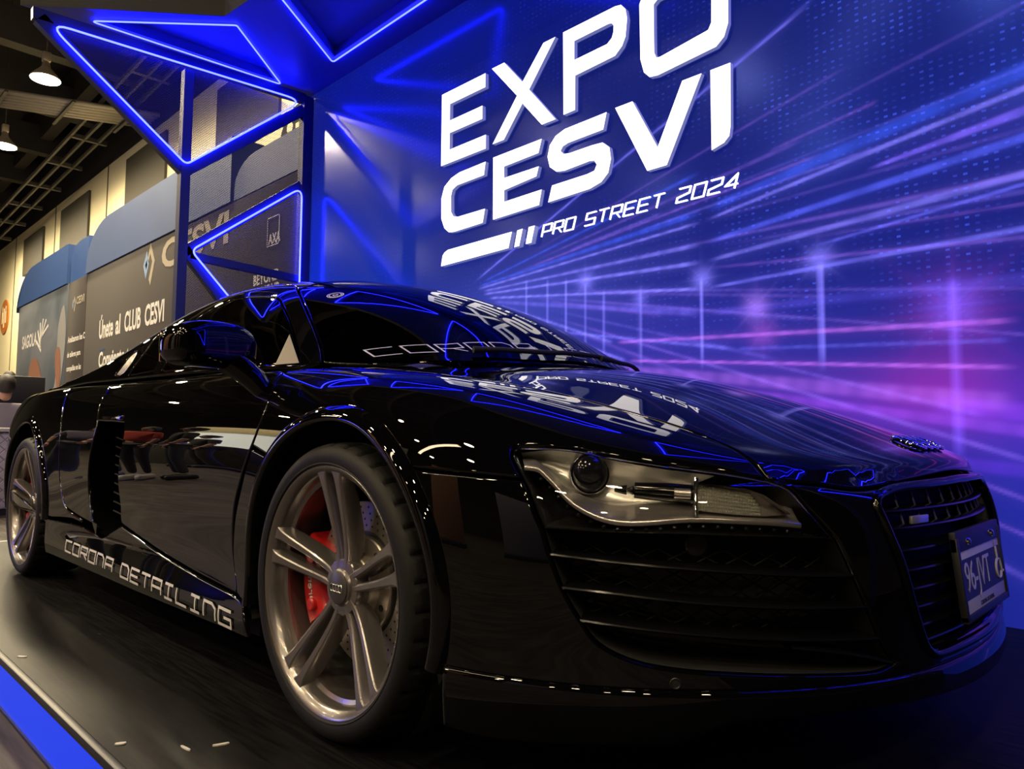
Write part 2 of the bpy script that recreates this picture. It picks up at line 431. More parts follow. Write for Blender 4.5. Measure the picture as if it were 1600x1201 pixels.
# ------------------------------------------------------------------ stage edge
se = thing('stage_edge', 'black stage edge board with a glowing blue strip beneath it', 'stage edge', (0, -1.28, 0))
MB().bevbox((-3.98, -.004, -.020), (2.45, .015, .001), .003).build('edge_board', SATINBLK, se, angle=40)
MB().box((-3.98, 0, -.132), (2.45, .012, -.020)).build('led_strip', LEDBLUE, se)
MB().box((-3.98, -.006, -.14), (2.45, .015, -.132)).build('base_rail', FRAMEM, se)
se2 = thing('stage_edge', 'black stage end board behind the rear wheel', 'stage edge', (-4.02, 0, 0))
MB().bevbox((-.0, -1.265, -.14), (.04, 1.20, .001), .004).build('edge_board', SATINBLK, se2, angle=40)
# ------------------------------------------------------------------ mural wall
def mural():
    x0, x1, z0, z1, sx_, sz_ = -4.10, 2.45, 0.0, 3.58, .0140, .0070
    nx, nz = int((x1 - x0) / sx_) + 1, int((z1 - z0) / sz_) + 1
    X, Z = np.meshgrid(np.linspace(x0, x1, nx), np.linspace(z0, z1, nz), indexing='ij')
    C = np.zeros((nx, nz, 3))
    def add(w, col): 
        C[...] += w[..., None] * np.array(col)
    sm = lambda a, b, t: np.clip((t - a) / (b - a), 0, 1) ** 2 * (3 - 2 * np.clip((t - a) / (b - a), 0, 1))
    g = lambda d, s: np.exp(-(d / s) ** 2)
    add(np.ones_like(X), (.003, .008, .125)); add(sm(.5, 1.5, X) * sm(1.3, .3, Z), (.004, .014, .22))
    add(sm(3.4, 1.5, Z) * sm(-1.6, -3.2, X), (.0, .016, .20))          # lighter blue haze on the left
    add(sm(2.6, 1.2, Z) * sm(-2.6, -1.2, X), (.006, .005, .07))
    add(g(X + 1.6, .75) * g(Z - 1.45, .30), (.035, .045, .22))          # city glow at the vanishing point
    add(g(X + .6, 1.0) * g(Z - 1.08, .26), (.018, .012, .13))
    add(g(X - .5, .7) * g(Z - .80, .17), (.07, .004, .13))
    add(g(X - .65, .22) * g(Z - .86, .12), (.14, .0, .01))
    add(g(X - 1.4, 1.2) * g(Z - .70, .35), (.012, .006, .14))
    VX, VZ = -2.05, 1.60
    rng = np.random.RandomState(5)
    def seg(p, q, w0, w1, col, k=1.0, fade=.15):
        (ax, az), (bx, bz) = p, q; L = math.hypot(bx - ax, bz - az); ux, uz = (bx - ax) / L, (bz - az) / L
        t = ((X - ax) * ux + (Z - az) * uz) / L; d = np.abs(-(X - ax) * uz + (Z - az) * ux); w = np.maximum(w0 + (w1 - w0) * np.clip(t, 0, 1), .0062)
        m = sm(0, fade, t) * sm(1.0, .93, t) if fade > 0 else ((t > 0) & (t < 1)) * 1.0
        n = .75 + .25 * np.sin(t * 37 + p[0] * 9) * np.sin(t * 91 + 2)
        add(np.exp(-(d / w) ** 4) * m * n * k, col); add(np.exp(-(d / (w * 3.2)) ** 2) * m * k * .10, col)
    LAV, BLU, PNK = (.22, .19, .85), (.03, .07, .60), (.42, .11, .58)
    for p, q, w0, w1, c, k in [
        ((-1.96, 1.66), (.22, 2.59), .004, .009, (.14, .12, .62), .9), ((-2.02, 1.63), (.9, 2.9), .003, .008, (.05, .06, .4), .5),
        ((-1.9, 1.64), (-.34, 1.76 + .2), .005, .012, BLU, .7), ((-.34, 1.76), (3.2, 2.42), .020, .060, BLU, .75), ((-1.95, 1.615), (-.34, 1.76), .006, .018, BLU, .8),
        ((-1.95, 1.60), (-.34, 1.71), .005, .008, LAV, .8), ((-.34, 1.71), (3.2, 2.32), .008, .022, LAV, .75), ((.40, 1.77), (3.2, 2.18), .007, .075, (.20, .12, .85), .8),
        ((-1.9, 1.58), (-.34, 1.60), .006, .012, LAV, .7), ((-.34, 1.60), (3.2, 2.02), .012, .035, (.08, .10, .75), .8),
        ((-1.9, 1.56), (-.34, 1.51), .006, .011, LAV, .9), ((-.34, 1.51), (3.2, 1.81), .010, .030, LAV, .65), ((.18, 1.49), (3.2, 1.85), .006, .014, (.12, .12, .8), .7),
        ((-1.85, 1.53), (-.34, 1.38), .006, .009, LAV, .9), ((-.34, 1.38), (3.2, 1.49), .008, .020, (.18, .16, .85), .75),
        ((-1.8, 1.50), (-.34, 1.26), .010, .020, (.14, .10, .6), .6), ((-.34, 1.26), (3.2, 1.20), .016, .05, (.08, .06, .5), .4),
        ((-1.75, 1.47), (-.87, 1.16), .006, .009, LAV, .7), ((-.87, 1.165), (.93, 1.09), .008, .012, PNK, .8), ((.93, 1.09), (3.2, 1.0), .012, .03, (.5, .03, .5), .7),
        ((-1.5, 1.30), (-.18, 1.075), .006, .010, (.16, .14, .7), .7), ((-.18, 1.075), (.9, 1.02), .008, .010, (.10, .10, .6), .5),
        ((-1.6, 1.34), (-.79, 1.06), .006, .009, LAV, .7), ((-.79, 1.062), (.92, .92), .007, .010, PNK, .85), ((.92, .92), (3.2, .72), .010, .03, (.3, .05, .6), .6),
        ((-.9, 1.03), (.92, .79), .022, .040, (.32, .10, .50), .6), ((.6, .80), (3.2, .45), .035, .08, (.20, .03, .55), .6), ((-.5, .93), (1.6, .58), .015, .030, (.26, .05, .55), .55),
        ((.3, .62), (3.2, .30), .02, .06, (.12, .02, .5), .5)]: seg(p, q, w0 * .9, w1 * .9, c, k * .95, .04)
    for k in range(30):                                                 # finer speed lines fanning out
        a = rng.uniform(-.45, .27); r0 = rng.uniform(.35, 2.2); r1 = r0 + rng.uniform(.5, 3.0); w = rng.uniform(.002, .006)
        seg((VX + r0 * math.cos(a), VZ + r0 * math.sin(a)), (VX + r1 * math.cos(a), VZ + r1 * math.sin(a)), w, w * 2, (.12 + .1 * rng.rand(), .09, .5), rng.uniform(.2, .6), .2)
    for x, za, zb, w, c, k in [(.215, .98, 1.40, .011, LAV, .8), (-.355, 1.02, 1.42, .009, LAV, .75), (.71, .60, 1.26, .016, (.16, .08, .72), .55), (-.71, 1.04, 1.42, .008, (.2, .18, .7), .6), (-1.35, 1.2, 1.56, .005, LAV, .5), (-1.21, 1.15, 1.54, .006, LAV, .6), (-.94, 1.1, 1.44, .007, LAV, .6), (-1.52, 1.25, 1.58, .004, LAV, .5), (1.6, .5, 1.5, .03, (.1, .1, .6), .5), (-1.07, 1.1, 1.5, .004, LAV, .4)]:
        add(np.exp(-(np.abs(X - x) / w) ** 3) * sm(za - .05, za + .08, Z) * sm(zb + .03, zb - .02, Z) * k, c)
    for x, z, r, c, k in [(.21, 1.43, .055, LAV, .7), (-.35, 1.43, .05, LAV, .75), (-.08, 1.26, .055, (.38, .18, .75), .7), (.71, 1.17, .085, (.10, .08, .70), .7), (.71, 1.14, .15, (.20, .004, .06), .6), (-1.07, 1.52, .05, LAV, .7), (-.71, 1.38, .04, LAV, .45), (-.05, 1.13, .06, (.4, .08, .45), .4)]:
        d = np.hypot(X - x, Z - z); add(g(d, r) * k, c); an = np.arctan2(Z - z, X - x); add(g(d, r * 1.9) * np.abs(np.cos(an * 4)) ** 24 * k * .22, c)
    V = np.stack([X, np.full_like(X, 1.32), Z], -1).reshape(-1, 3)
    idx = np.arange(nx * nz).reshape(nx, nz); Fq = np.stack([idx[:-1, :-1], idx[1:, :-1], idx[1:, 1:], idx[:-1, 1:]], -1).reshape(-1, 4)
    me = bpy.data.meshes.new('wall_back'); me.vertices.add(len(V)); me.vertices.foreach_set('co', V.ravel().astype(np.float32))
    nf = len(Fq); me.loops.add(nf * 4); me.loops.foreach_set('vertex_index', Fq.ravel().astype(np.int32)); me.polygons.add(nf); me.polygons.foreach_set('loop_start', np.arange(0, nf * 4, 4, dtype=np.int32)); me.update(calc_edges=True)
    at = me.color_attributes.new('print', 'FLOAT_COLOR', 'POINT'); rgba = np.ones((len(V), 4), np.float32); rgba[:, :3] = np.clip(C.reshape(-1, 3), 0, 1); at.data.foreach_set('color', rgba.ravel())
    m, nt, b = nodes_of('city_lights_print'); L = nt.links
    ca = nt.nodes.new('ShaderNodeVertexColor'); ca.layer_name = 'print'; tc = nt.nodes.new('ShaderNodeTexCoord')
    sp = nt.nodes.new('ShaderNodeSeparateXYZ'); cb = nt.nodes.new('ShaderNodeCombineXYZ'); L.new(tc.outputs['Object'], sp.inputs[0]); L.new(sp.outputs['X'], cb.inputs['X']); L.new(sp.outputs['Z'], cb.inputs['Y'])
    def layer(scale, w, h, lo, hi, nsc):
        br = nt.nodes.new('ShaderNodeTexBrick'); br.offset = 0; br.inputs['Scale'].default_value = scale; br.inputs['Brick Width'].default_value = w; br.inputs['Row Height'].default_value = h; br.inputs['Mortar Size'].default_value = .010
        br.inputs['Color1'].default_value = (.0, .0, .0, 1); br.inputs['Color2'].default_value = (1, 1, 1, 1); br.inputs['Mortar'].default_value = (0, 0, 0, 1); L.new(cb.outputs[0], br.inputs['Vector'])
        pw = nt.nodes.new('ShaderNodeMath'); pw.operation = 'POWER'; pw.inputs[1].default_value = 1.5; L.new(br.outputs['Color'], pw.inputs[0])
        nz_ = nt.nodes.new('ShaderNodeTexNoise'); nz_.inputs['Scale'].default_value = nsc; L.new(cb.outputs[0], nz_.inputs['Vector'])
        mr = nt.nodes.new('ShaderNodeMapRange'); mr.inputs['From Min'].default_value = lo; mr.inputs['From Max'].default_value = hi; L.new(nz_.outputs['Fac'], mr.inputs['Value'])
        mu = nt.nodes.new('ShaderNodeMath'); mu.operation = 'MULTIPLY'; L.new(pw.outputs[0], mu.inputs[0]); L.new(mr.outputs['Result'], mu.inputs[1])
        iv = nt.nodes.new('ShaderNodeMath'); iv.operation = 'SUBTRACT'; iv.inputs[0].default_value = 1.0; L.new(br.outputs['Fac'], iv.inputs[1])
        m2 = nt.nodes.new('ShaderNodeMath'); m2.operation = 'MULTIPLY'; L.new(mu.outputs[0], m2.inputs[0]); L.new(iv.outputs[0], m2.inputs[1]); return m2
    l1 = layer(1.0, .034, .028, .40, .58, 2.2); l2 = layer(1.0, .018, .022, .44, .60, 3.1)
    sx = nt.nodes.new('ShaderNodeMath'); sx.operation = 'ADD'; L.new(l1.outputs[0], sx.inputs[0]); L.new(l2.outputs[0], sx.inputs[1])
    zr = nt.nodes.new('ShaderNodeMapRange'); zr.inputs['From Min'].default_value = .95; zr.inputs['From Max'].default_value = 1.4; L.new(sp.outputs['Z'], zr.inputs['Value'])
    xr = nt.nodes.new('ShaderNodeMapRange'); xr.inputs['From Min'].default_value = -.9; xr.inputs['From Max'].default_value = .1; xr.inputs['To Min'].default_value = .22; L.new(sp.outputs['X'], xr.inputs['Value'])
    mm = nt.nodes.new('ShaderNodeMath'); mm.operation = 'MULTIPLY'; L.new(sx.outputs[0], mm.inputs[0]); L.new(zr.outputs['Result'], mm.inputs[1])
    mm2 = nt.nodes.new('ShaderNodeMath'); mm2.operation = 'MULTIPLY'; L.new(mm.outputs[0], mm2.inputs[0]); L.new(xr.outputs['Result'], mm2.inputs[1])
    vm = nt.nodes.new('ShaderNodeVectorMath'); vm.operation = 'SCALE'; vm.inputs[0].default_value = (.03, .06, .46); L.new(mm2.outputs[0], vm.inputs['Scale'])
    ad = nt.nodes.new('ShaderNodeVectorMath'); ad.operation = 'ADD'; L.new(ca.outputs['Color'], ad.inputs[0]); L.new(vm.outputs[0], ad.inputs[1])
    L.new(ad.outputs[0], b.inputs['Emission Color']); b.inputs['Emission Strength'].default_value = 1.0
    b.inputs['Base Color'].default_value = (.006, .010, .06, 1); b.inputs['Roughness'].default_value = .17; b.inputs['Specular IOR Level'].default_value = .32; b.inputs['Specular Tint'].default_value = (.02, .10, 1.0, 1)
    me.materials.append(m); ob = bpy.data.objects.new('wall_back', me); COL.objects.link(ob); structure(ob); ob['label'] = 'backlit blue city lights mural wall behind the car'
    return ob
mural()
structure(MB().box((-4.10, 1.325, 0), (2.45, 1.40, 3.60)).build('wall_back_core', BLACKW))
# ------------------------------------------------------------------ illuminated sign
SIGN = {
'E': [[(-2.292, 2.985), (-1.861, 2.985), (-1.861, 2.893), (-2.206, 2.893), (-2.206, 2.779), (-1.886, 2.779), (-1.886, 2.692), (-2.206, 2.692), (-2.206, 2.578), (-1.852, 2.578), (-1.852, 2.487), (-2.292, 2.487)]],
'X': [[(-1.802, 2.993), (-1.691, 2.993), (-1.532, 2.813), (-1.362, 2.993), (-1.268, 2.993), (-1.476, 2.746), (-1.265, 2.497), (-1.373, 2.497), (-1.531, 2.678), (-1.69, 2.497), (-1.79, 2.497), (-1.578, 2.742)]],
'P': [[(-1.209, 2.996), (-.838, 2.996), (-.80, 2.988), (-.770, 2.951), (-.760, 2.896), (-.771, 2.798), (-.794, 2.755), (-.84, 2.718), (-1.118, 2.706), (-1.12, 2.506), (-1.205, 2.504)], [(-1.125, 2.912), (-.885, 2.915), (-.862, 2.910), (-.849, 2.893), (-.851, 2.855), (-.862, 2.827), (-.893, 2.805), (-1.125, 2.80)]],
'O': [[(-.682, 2.939), (-.663, 2.975), (-.617, 2.999), (-.235, 3.004), (-.193, 2.991), (-.173, 2.953), (-.178, 2.634), (-.20, 2.574), (-.242, 2.540), (-.573, 2.514), (-.621, 2.522), (-.656, 2.56), (-.677, 2.636)], [(-.593, 2.901), (-.569, 2.918), (-.28, 2.925), (-.266, 2.92), (-.263, 2.901), (-.267, 2.67), (-.284, 2.640), (-.558, 2.607), (-.579, 2.61), (-.592, 2.641)]],
'C': [[(-1.852, 2.402), (-1.866, 2.318), (-2.125, 2.314), (-2.171, 2.294), (-2.184, 2.256), (-2.181, 2.146), (-2.157, 2.112), (-2.11, 2.10), (-1.854, 2.098), (-1.874, 2.011), (-2.143, 2.006), (-2.20, 2.013), (-2.248, 2.05), (-2.281, 2.12), (-2.283, 2.263), (-2.254, 2.335), (-2.184, 2.378), (-2.104, 2.396)]],
'E2': [[(-1.783, 2.409), (-1.372, 2.412), (-1.398, 2.333), (-1.685, 2.326), (-1.684, 2.254), (-1.395, 2.252), (-1.414, 2.196), (-1.683, 2.176), (-1.682, 2.103), (-1.371, 2.107), (-1.392, 2.018), (-1.781, 2.011)]],
'S': [[(-.898, 2.423), (-.921, 2.333), (-1.17, 2.329), (-1.209, 2.32), (-1.227, 2.298), (-1.204, 2.274), (-1.162, 2.267), (-.997, 2.267), (-.926, 2.262), (-.88, 2.222), (-.87, 2.155), (-.888, 2.084), (-.935, 2.044), (-1.014, 2.025), (-1.321, 2.018), (-1.291, 2.111), (-1.03, 2.113), (-.982, 2.12), (-.966, 2.149), (-.982, 2.175), (-1.014, 2.182), (-1.196, 2.174), (-1.256, 2.183), (-1.309, 2.225), (-1.327, 2.291), (-1.309, 2.355), (-1.265, 2.397), (-1.196, 2.418)]],
'V': [[(-.841, 2.428), (-.729, 2.428), (-.576, 2.137), (-.43, 2.436), (-.322, 2.436), (-.523, 2.03), (-.64, 2.03)]],
'I': [[(-.275, 2.434), (-.170, 2.434), (-.174, 2.125), (-.181, 2.082), (-.208, 2.056), (-.274, 2.037)]],
}
def letter_solid(loops, y0, y1, mface, mside, name, parent):
    pts, edges = [], []
    for lp in loops:
        k = len(pts); pts += lp; edges += [(k + i, k + (i + 1) % len(lp)) for i in range(len(lp))]
    r = delaunay_2d_cdt([Vector(p) for p in pts], edges, [], 0, 1e-6)
    cen_ = np.array([[sum(r[0][i][a] for i in f) / 3 for a in (0, 1)] for f in r[2]]); kp = in_poly(cen_, loops[0])
    for h in loops[1:]: kp &= ~in_poly(cen_, h)
    n = len(r[0]); V = [(p.x, y0, p.y) for p in r[0]] + [(p.x, y1, p.y) for p in r[0]]; F = []; mi = []
    for f, k in zip(r[2], kp):
        if k: F.append(tuple(f)); mi.append(0)
    nb = {}
    for lp in loops:
        k0 = len(V); V += [(p[0], y0, p[1]) for p in lp] + [(p[0], y1, p[1]) for p in lp]; m_ = len(lp)
        for i in range(m_): F.append((k0 + i, k0 + (i + 1) % m_, k0 + m_ + (i + 1) % m_, k0 + m_ + i)); mi.append(1)
    o = obj(name, V, F, mface, parent); o.data.materials.append(mside)
    if len(o.data.polygons) == len(mi): o.data.polygons.foreach_set('material_index', mi)
    return o
YW = 1.32
sign = thing('illuminated_sign', 'large glowing white two-row lettering with a slim underline on the blue mural', 'sign', (0, 0, 0))
def offs(loops): return loops
for k in ('E', 'X', 'P', 'O', 'C', 'E2', 'S', 'V', 'I'): letter_solid(SIGN[k], YW - .030, YW - .003, LETTER, LETSIDE, 'letter', sign)
for nm, lp in (('bar', [(-2.266, 1.793), (-2.251, 1.862), (-2.232, 1.880), (-2.198, 1.893), (-1.604, 1.899), (-1.632, 1.803)]), ('bar', [(-1.559, 1.898), (-1.514, 1.899), (-1.542, 1.800), (-1.584, 1.799)]), ('bar', [(-1.465, 1.899), (-1.416, 1.899), (-1.443, 1.801), (-1.489, 1.801)])):
    letter_solid([lp], YW - .040, YW - .005, LETTER, LETSIDE, 'underline_bar', sign)
def wall_letters(word, x, z, h, adv, w, parent, name, m_, shear=.3):
    for ch, quads in stroke_letters(word, h, adv, w, shear, .74):
        V, F = [], []
        for q in quads:
            k = len(V); V += [(x + p[0], YW - .012, z + p[1]) for p in q] + [(x + p[0], YW - .002, z + p[1]) for p in q]
            F += [(k, k + 3, k + 2, k + 1), (k, k + 1, k + 5, k + 4), (k + 1, k + 2, k + 6, k + 5), (k + 2, k + 3, k + 7, k + 6), (k + 3, k, k + 4, k + 7)]
        obj(name, V, F, m_, parent)
wall_letters('PRO STREET 2024', -1.392, 1.832, .066, .0872, .0062, sign, 'small_letter', LETTER)
# ------------------------------------------------------------------ neon frame screen at the rear of the stage (plane x = XF)
def round_poly(pts, r, n=6):
    out = []; P = [Vector(p) for p in pts]; m = len(P)
    for i in range(m):
        a, b, c = P[i - 1], P[i], P[(i + 1) % m]; u, v = (a - b).normalized(), (c - b).normalized(); ang = u.angle(v); d = min(r / math.tan(ang / 2), .45 * (a - b).length, .45 * (c - b).length)
        p, q = b + u * d, b + v * d
        for k in range(n + 1):
            t = k / n; out.append(p * (1 - t) ** 2 + b * 2 * t * (1 - t) + q * t * t)
    return out
def mesh_material():
    m = bpy.data.materials.new('perforated_steel_mesh'); m.use_nodes = True; nt = m.node_tree; L = nt.links; b = nt.nodes['Principled BSDF']
    b.inputs['Base Color'].default_value = (.035, .035, .05, 1); b.inputs['Roughness'].default_value = .5; b.inputs['Metallic'].default_value = .4
    tc = nt.nodes.new('ShaderNodeTexCoord'); sp = nt.nodes.new('ShaderNodeSeparateXYZ'); cb = nt.nodes.new('ShaderNodeCombineXYZ'); L.new(tc.outputs['Object'], sp.inputs[0]); L.new(sp.outputs['Y'], cb.inputs['X']); L.new(sp.outputs['Z'], cb.inputs['Y'])
    br = nt.nodes.new('ShaderNodeTexBrick'); br.offset = .5; br.inputs['Scale'].default_value = 1; br.inputs['Brick Width'].default_value = .019; br.inputs['Row Height'].default_value = .0095; br.inputs['Mortar Size'].default_value = .0018; br.inputs['Mortar Smooth'].default_value = .1
    L.new(cb.outputs[0], br.inputs['Vector']); tr = nt.nodes.new('ShaderNodeBsdfTransparent'); mx = nt.nodes.new('ShaderNodeMixShader'); L.new(br.outputs['Fac'], mx.inputs[0]); L.new(tr.outputs[0], mx.inputs[1]); L.new(b.outputs[0], mx.inputs[2]); L.new(mx.outputs[0], nt.nodes['Material Output'].inputs[0]); return m
MESH = mesh_material()
def neon(pts, par, name='neon_tube', r=.0070, closed=True, rr=.05):
    p = round_poly(pts, rr) if closed else pts; return MB().tube(p, r, 8, closed=closed).build(name, NEON, par, smooth=True)
def neon_screen(X, sg, label):
    """Steel frame in a plane of constant x; sg = +1 when its lit side faces +x."""
    fs = thing('neon_screen', label, 'screen', (X, 0, 0), 0, 'neon frame screens at the stage ends')
    def beam(a, b, w=.07, t=.06, name='beam'):
        a, b = Vector((0, *a)), Vector((0, *b)); d = (b - a).normalized(); s = Vector((1, 0, 0)); n_ = d.cross(s); V = []
        for p in (a, b):
            for i, j in ((-1, -1), (1, -1), (1, 1), (-1, 1)): V.append(p + s * (i * t / 2) + n_ * (j * w / 2))
        return MB().add(V, [(0, 3, 2, 1), (4, 5, 6, 7), (0, 1, 5, 4), (1, 2, 6, 5), (2, 3, 7, 6), (3, 0, 4, 7)]).build(name, FRAMEM, fs)
    beam((.27, .001), (.27, 3.40), .068, .07, 'post'); beam((1.265, .001), (1.265, 3.54), .09, .08, 'post')
    beam((-.70, 3.40), (.27, 2.63), .085); beam((.27, 2.63), (1.23, 3.42), .085); beam((-.74, 3.42), (1.24, 3.52), .075)
    beam((1.22, 2.76), (.29, 2.02), .075); beam((.29, 2.04), (.75, 1.52), .075); beam((.33, 2.00), (1.23, 1.965), .055); beam((.75, 1.52), (1.24, .95), .06)
    for pts in ([(-.66, 3.38), (.27, 2.66), (.27, 3.46)], [(.27, 2.66), (1.22, 3.42), (.27, 3.46)], [(.30, 2.62), (.30, .05), (1.22, .05), (1.22, 3.38)]):
        obj('mesh_panel', [(sg * .012, y, z) for y, z in pts], [tuple(range(len(pts)))], MESH, fs)
    neon([(sg * .05, -.665, 3.375), (sg * .05, .265, 2.668), (sg * .05, 1.20, 3.475)], fs)
    neon([(sg * .05, 1.215, 2.735), (sg * .05, .325, 2.03), (sg * .05, 1.215, 1.12)], fs); return fs
neon_screen(-4.06, 1, 'blue neon edged steel frame screen with perforated mesh behind the car tail')
neon_screen(2.30, -1, 'blue neon edged steel frame screen facing the car nose, outside the picture')
# ------------------------------------------------------------------ stand canopy with neon triangles
ZC = 3.58
cp = [(-4.32, -.76), (-3.44, .27), (-3.13, .30), (2.45, .30), (2.45, 1.32), (-4.10, 1.32)]
cano = thing('stand_canopy', 'dark blue canopy over the stage with triangular neon recesses', 'canopy', (0, 0, ZC))
T1 = [(-4.167, -.376), (-3.469, .371), (-4.05, 1.024)]; T2 = [(-3.425, 1.123), (-2.87, .33), (-1.95, 1.11)]; T3 = [(-1.70, 1.12), (-1.15, .40), (-.35, 1.11)]; T4 = [(-.10, 1.12), (.45, .40), (1.25, 1.11)]; T5 = [(1.42, 1.12), (1.85, .45), (2.22, 1.11)]
def shrink2(t, s):
    cx, cy = sum(p[0] for p in t) / 3, sum(p[1] for p in t) / 3; return [(cx + (p[0] - cx) * s, cy + (p[1] - cy) * s) for p in t]
tris = [shrink2(t, .90) for t in (T1, T2, T3, T4, T5)]
pts, edges = list(cp), [(i, (i + 1) % len(cp)) for i in range(len(cp))]
for t in tris:
    k = len(pts); pts += t; edges += [(k, k + 1), (k + 1, k + 2), (k + 2, k)]
r = delaunay_2d_cdt([Vector(p) for p in pts], edges, [], 0, 1e-6); cen_ = np.array([[sum(r[0][i][a] for i in f) / 3 for a in (0, 1)] for f in r[2]]); kp = in_poly(cen_, cp)
for t in tris: kp &= ~in_poly(cen_, t)
Vc = [(p.x, p.y, 0) for p in r[0]]; Fc = [tuple(f) for f, k in zip(r[2], kp) if k]
k = len(Vc); Vc += [(x, y, 0) for x, y in cp] + [(x, y, .16) for x, y in cp]; n = len(cp)
Fs = [(i, (i + 1) % n, n + (i + 1) % n, n + i) for i in range(n)] + [tuple(n + i for i in range(n))]; obj('canopy_side', [(x, y, .001) for x, y in cp] + [(x, y, .16) for x, y in cp], Fs, BLACKW, cano)
for t in tris:
    k = len(Vc); Vc += [(x, y, 0) for x, y in t] + [(x, y, .07) for x, y in t]; Fc += [(k, k + 1, k + 4, k + 3), (k + 1, k + 2, k + 5, k + 4), (k + 2, k, k + 3, k + 5), (k + 3, k + 4, k + 5)]
obj('canopy_board', Vc, Fc, CANOPY, cano)
for t in (T1, T2, T3, T4, T5): neon([(x, y, -.012) for x, y in t], cano, rr=.02, r=.0055)
MB().tube([(-4.27, -.70, .16), (-4.27, -.70, 6.8)], .014, 6).build('hanger', GREYST, cano)
# ------------------------------------------------------------------ hall shell
structure(MB().box((-34, 4.0, -.14), (-4.4, 4.2, 7.62)).build('wall_hall', CREAM)); structure(MB().box((-34, 3.98, 7.62), (16, 4.2, 10.4)).build('wall_hall_upper', BLACKW))
structure(MB().box((-34.2, -22, -.14), (-34, 4.2, 10.4)).build('wall_far', BLACKW)); structure(MB().box((-34, -22, 10.4), (16, 8, 10.6)).build('ceiling', HALLC))
structure(MB().box((-34, -22.2, -.14), (16, -22, 10.4)).build('wall_opposite', BLACKW)); structure(MB().box((16, -22, -.14), (16.2, 8, 10.4)).build('wall_near', BLACKW))
for i, (xa, xb, za, zb) in enumerate(((-27.6, -25.1, 6.0, 7.25), (-23.1, -20.4, 5.75, 7.3), (-17.45, -14.9, 5.9, 7.35), (-12.3, -9.8, 5.9, 7.35))):
    tag(MB().bevbox((xa, 3.94, za), (xb, 4.0, zb), .01).build('wall_panel', BROWNSQ), ['square brown panel on the cream wall, farthest along the hall', 'square brown panel on the cream wall between the two other squares in the open', 'square brown panel on the cream wall above the pale blue board', 'square brown panel on the cream wall seen through the mesh'][i], 'panel', 'brown squares on the hall wall')
for i, x in enumerate((-29, -23.9, -19, -14.2, -9)):
    structure(MB().box((x, 3.985, -.14), (x + .04, 4.0, 7.62)).build('trim_%d' % (i + 1), BROWNSQ))
for i in range(9):
    x = -30 + i * 3.3
    b_ = MB().box((x, -22, 8.9), (x + .35, 4.0, 9.7)); structure(b_.build('ceiling_beam', GREYST))
for i in range(4):
    y = 3.3 - i * 5; b_ = MB().box((-34, y, 9.3), (16, y + .3, 10.3)); structure(b_.build('ceiling_beam', GREYST))
pr_ = thing('pipe_run', 'row of pale pipes and conduit slung under the hall ceiling', 'pipes', (0, 0, 0))
for i in range(6): MB().tube([(-16.6 - i * .17, .75, 7.75), (-15.2 - i * .17, 3.90, 7.75)], .055, 8).build('pipe', PIPE, pr_, smooth=True)
for t in (.15, .5, .85): MB().box((-17.9 + 1.4 * t, .75 + 3.15 * t - .03, 7.64), (-16.3 + 1.4 * t, .75 + 3.15 * t + .03, 7.69)).build('pipe_bracket', GREYST, pr_)
ct = thing('cable_tray', 'dark cable tray running along the black upper wall', 'cable tray', (0, 0, 0))
for y in (3.0, 3.3, 3.6): MB().tube([(-30, y - .3, 7.2), (-8, y, 8.3)], .05, 6).build('tray_rail', GREYST, ct)
for i in range(12):
    t = i / 11; MB().box((-30 + 22 * t - .05, 2.7 + .3 * t, 7.15 + 1.1 * t), (-30 + 22 * t + .05, 3.65, 7.25 + 1.1 * t)).build('tray_rung', GREYST, ct)
# high-bay lamps
def lamp(x, y, z, label, group='warm high-bay lamps', k=.56, glow=None):
    t = thing('high_bay_lamp', label, 'lamp', (x, y, z), 0, group); Mk = Matrix.Scale(k, 4)
    MB().lathe([(.06, .62), (.10, .55), (.13, .40), (.16, .36), (.40, .08), (.42, .0)], 28, Mk).build('reflector_shade', LAMPM, t, angle=50)
    MB().lathe([(.41, .012), (.30, -.02), (.0005, -.03)], 28, Mk).build('bulb_diffuser', glow or WARM, t, smooth=True)
    MB().bevbox((-.11 * k, -.11 * k, .58 * k), (.11 * k, .11 * k, .88 * k), .01).build('ballast_box', LAMPM, t, angle=40)
    MB().tube([(0, 0, .88 * k), (0, 0, 10.39 - z)], .012, 6).build('suspension_rod', GREYST, t); return t
lamp(-13.3, 1.30, 6.95, 'warm glowing high-bay lamp hanging highest over the hall', glow=WARMH)
lamp(-17.6, 1.50, 7.0, 'warm high-bay lamp cut by the picture edge below the first lamp', glow=WARMH)
for x, y in ((-9.0, 1.1), (-22.2, 1.7), (-27, 1.9), (-12, -3.2)): lamp(x, y, 7.0, 'warm high-bay lamp out of sight along the same row', glow=WARMH)
for i, x in enumerate((-23, -16.5, -10.5, -5.5, -1.0, 3.5, 8.0)):
    for y in (-5.0, -9.5, -14.0): lamp(x, y, 8.2, 'warm high-bay lamp over the aisle facing the car')
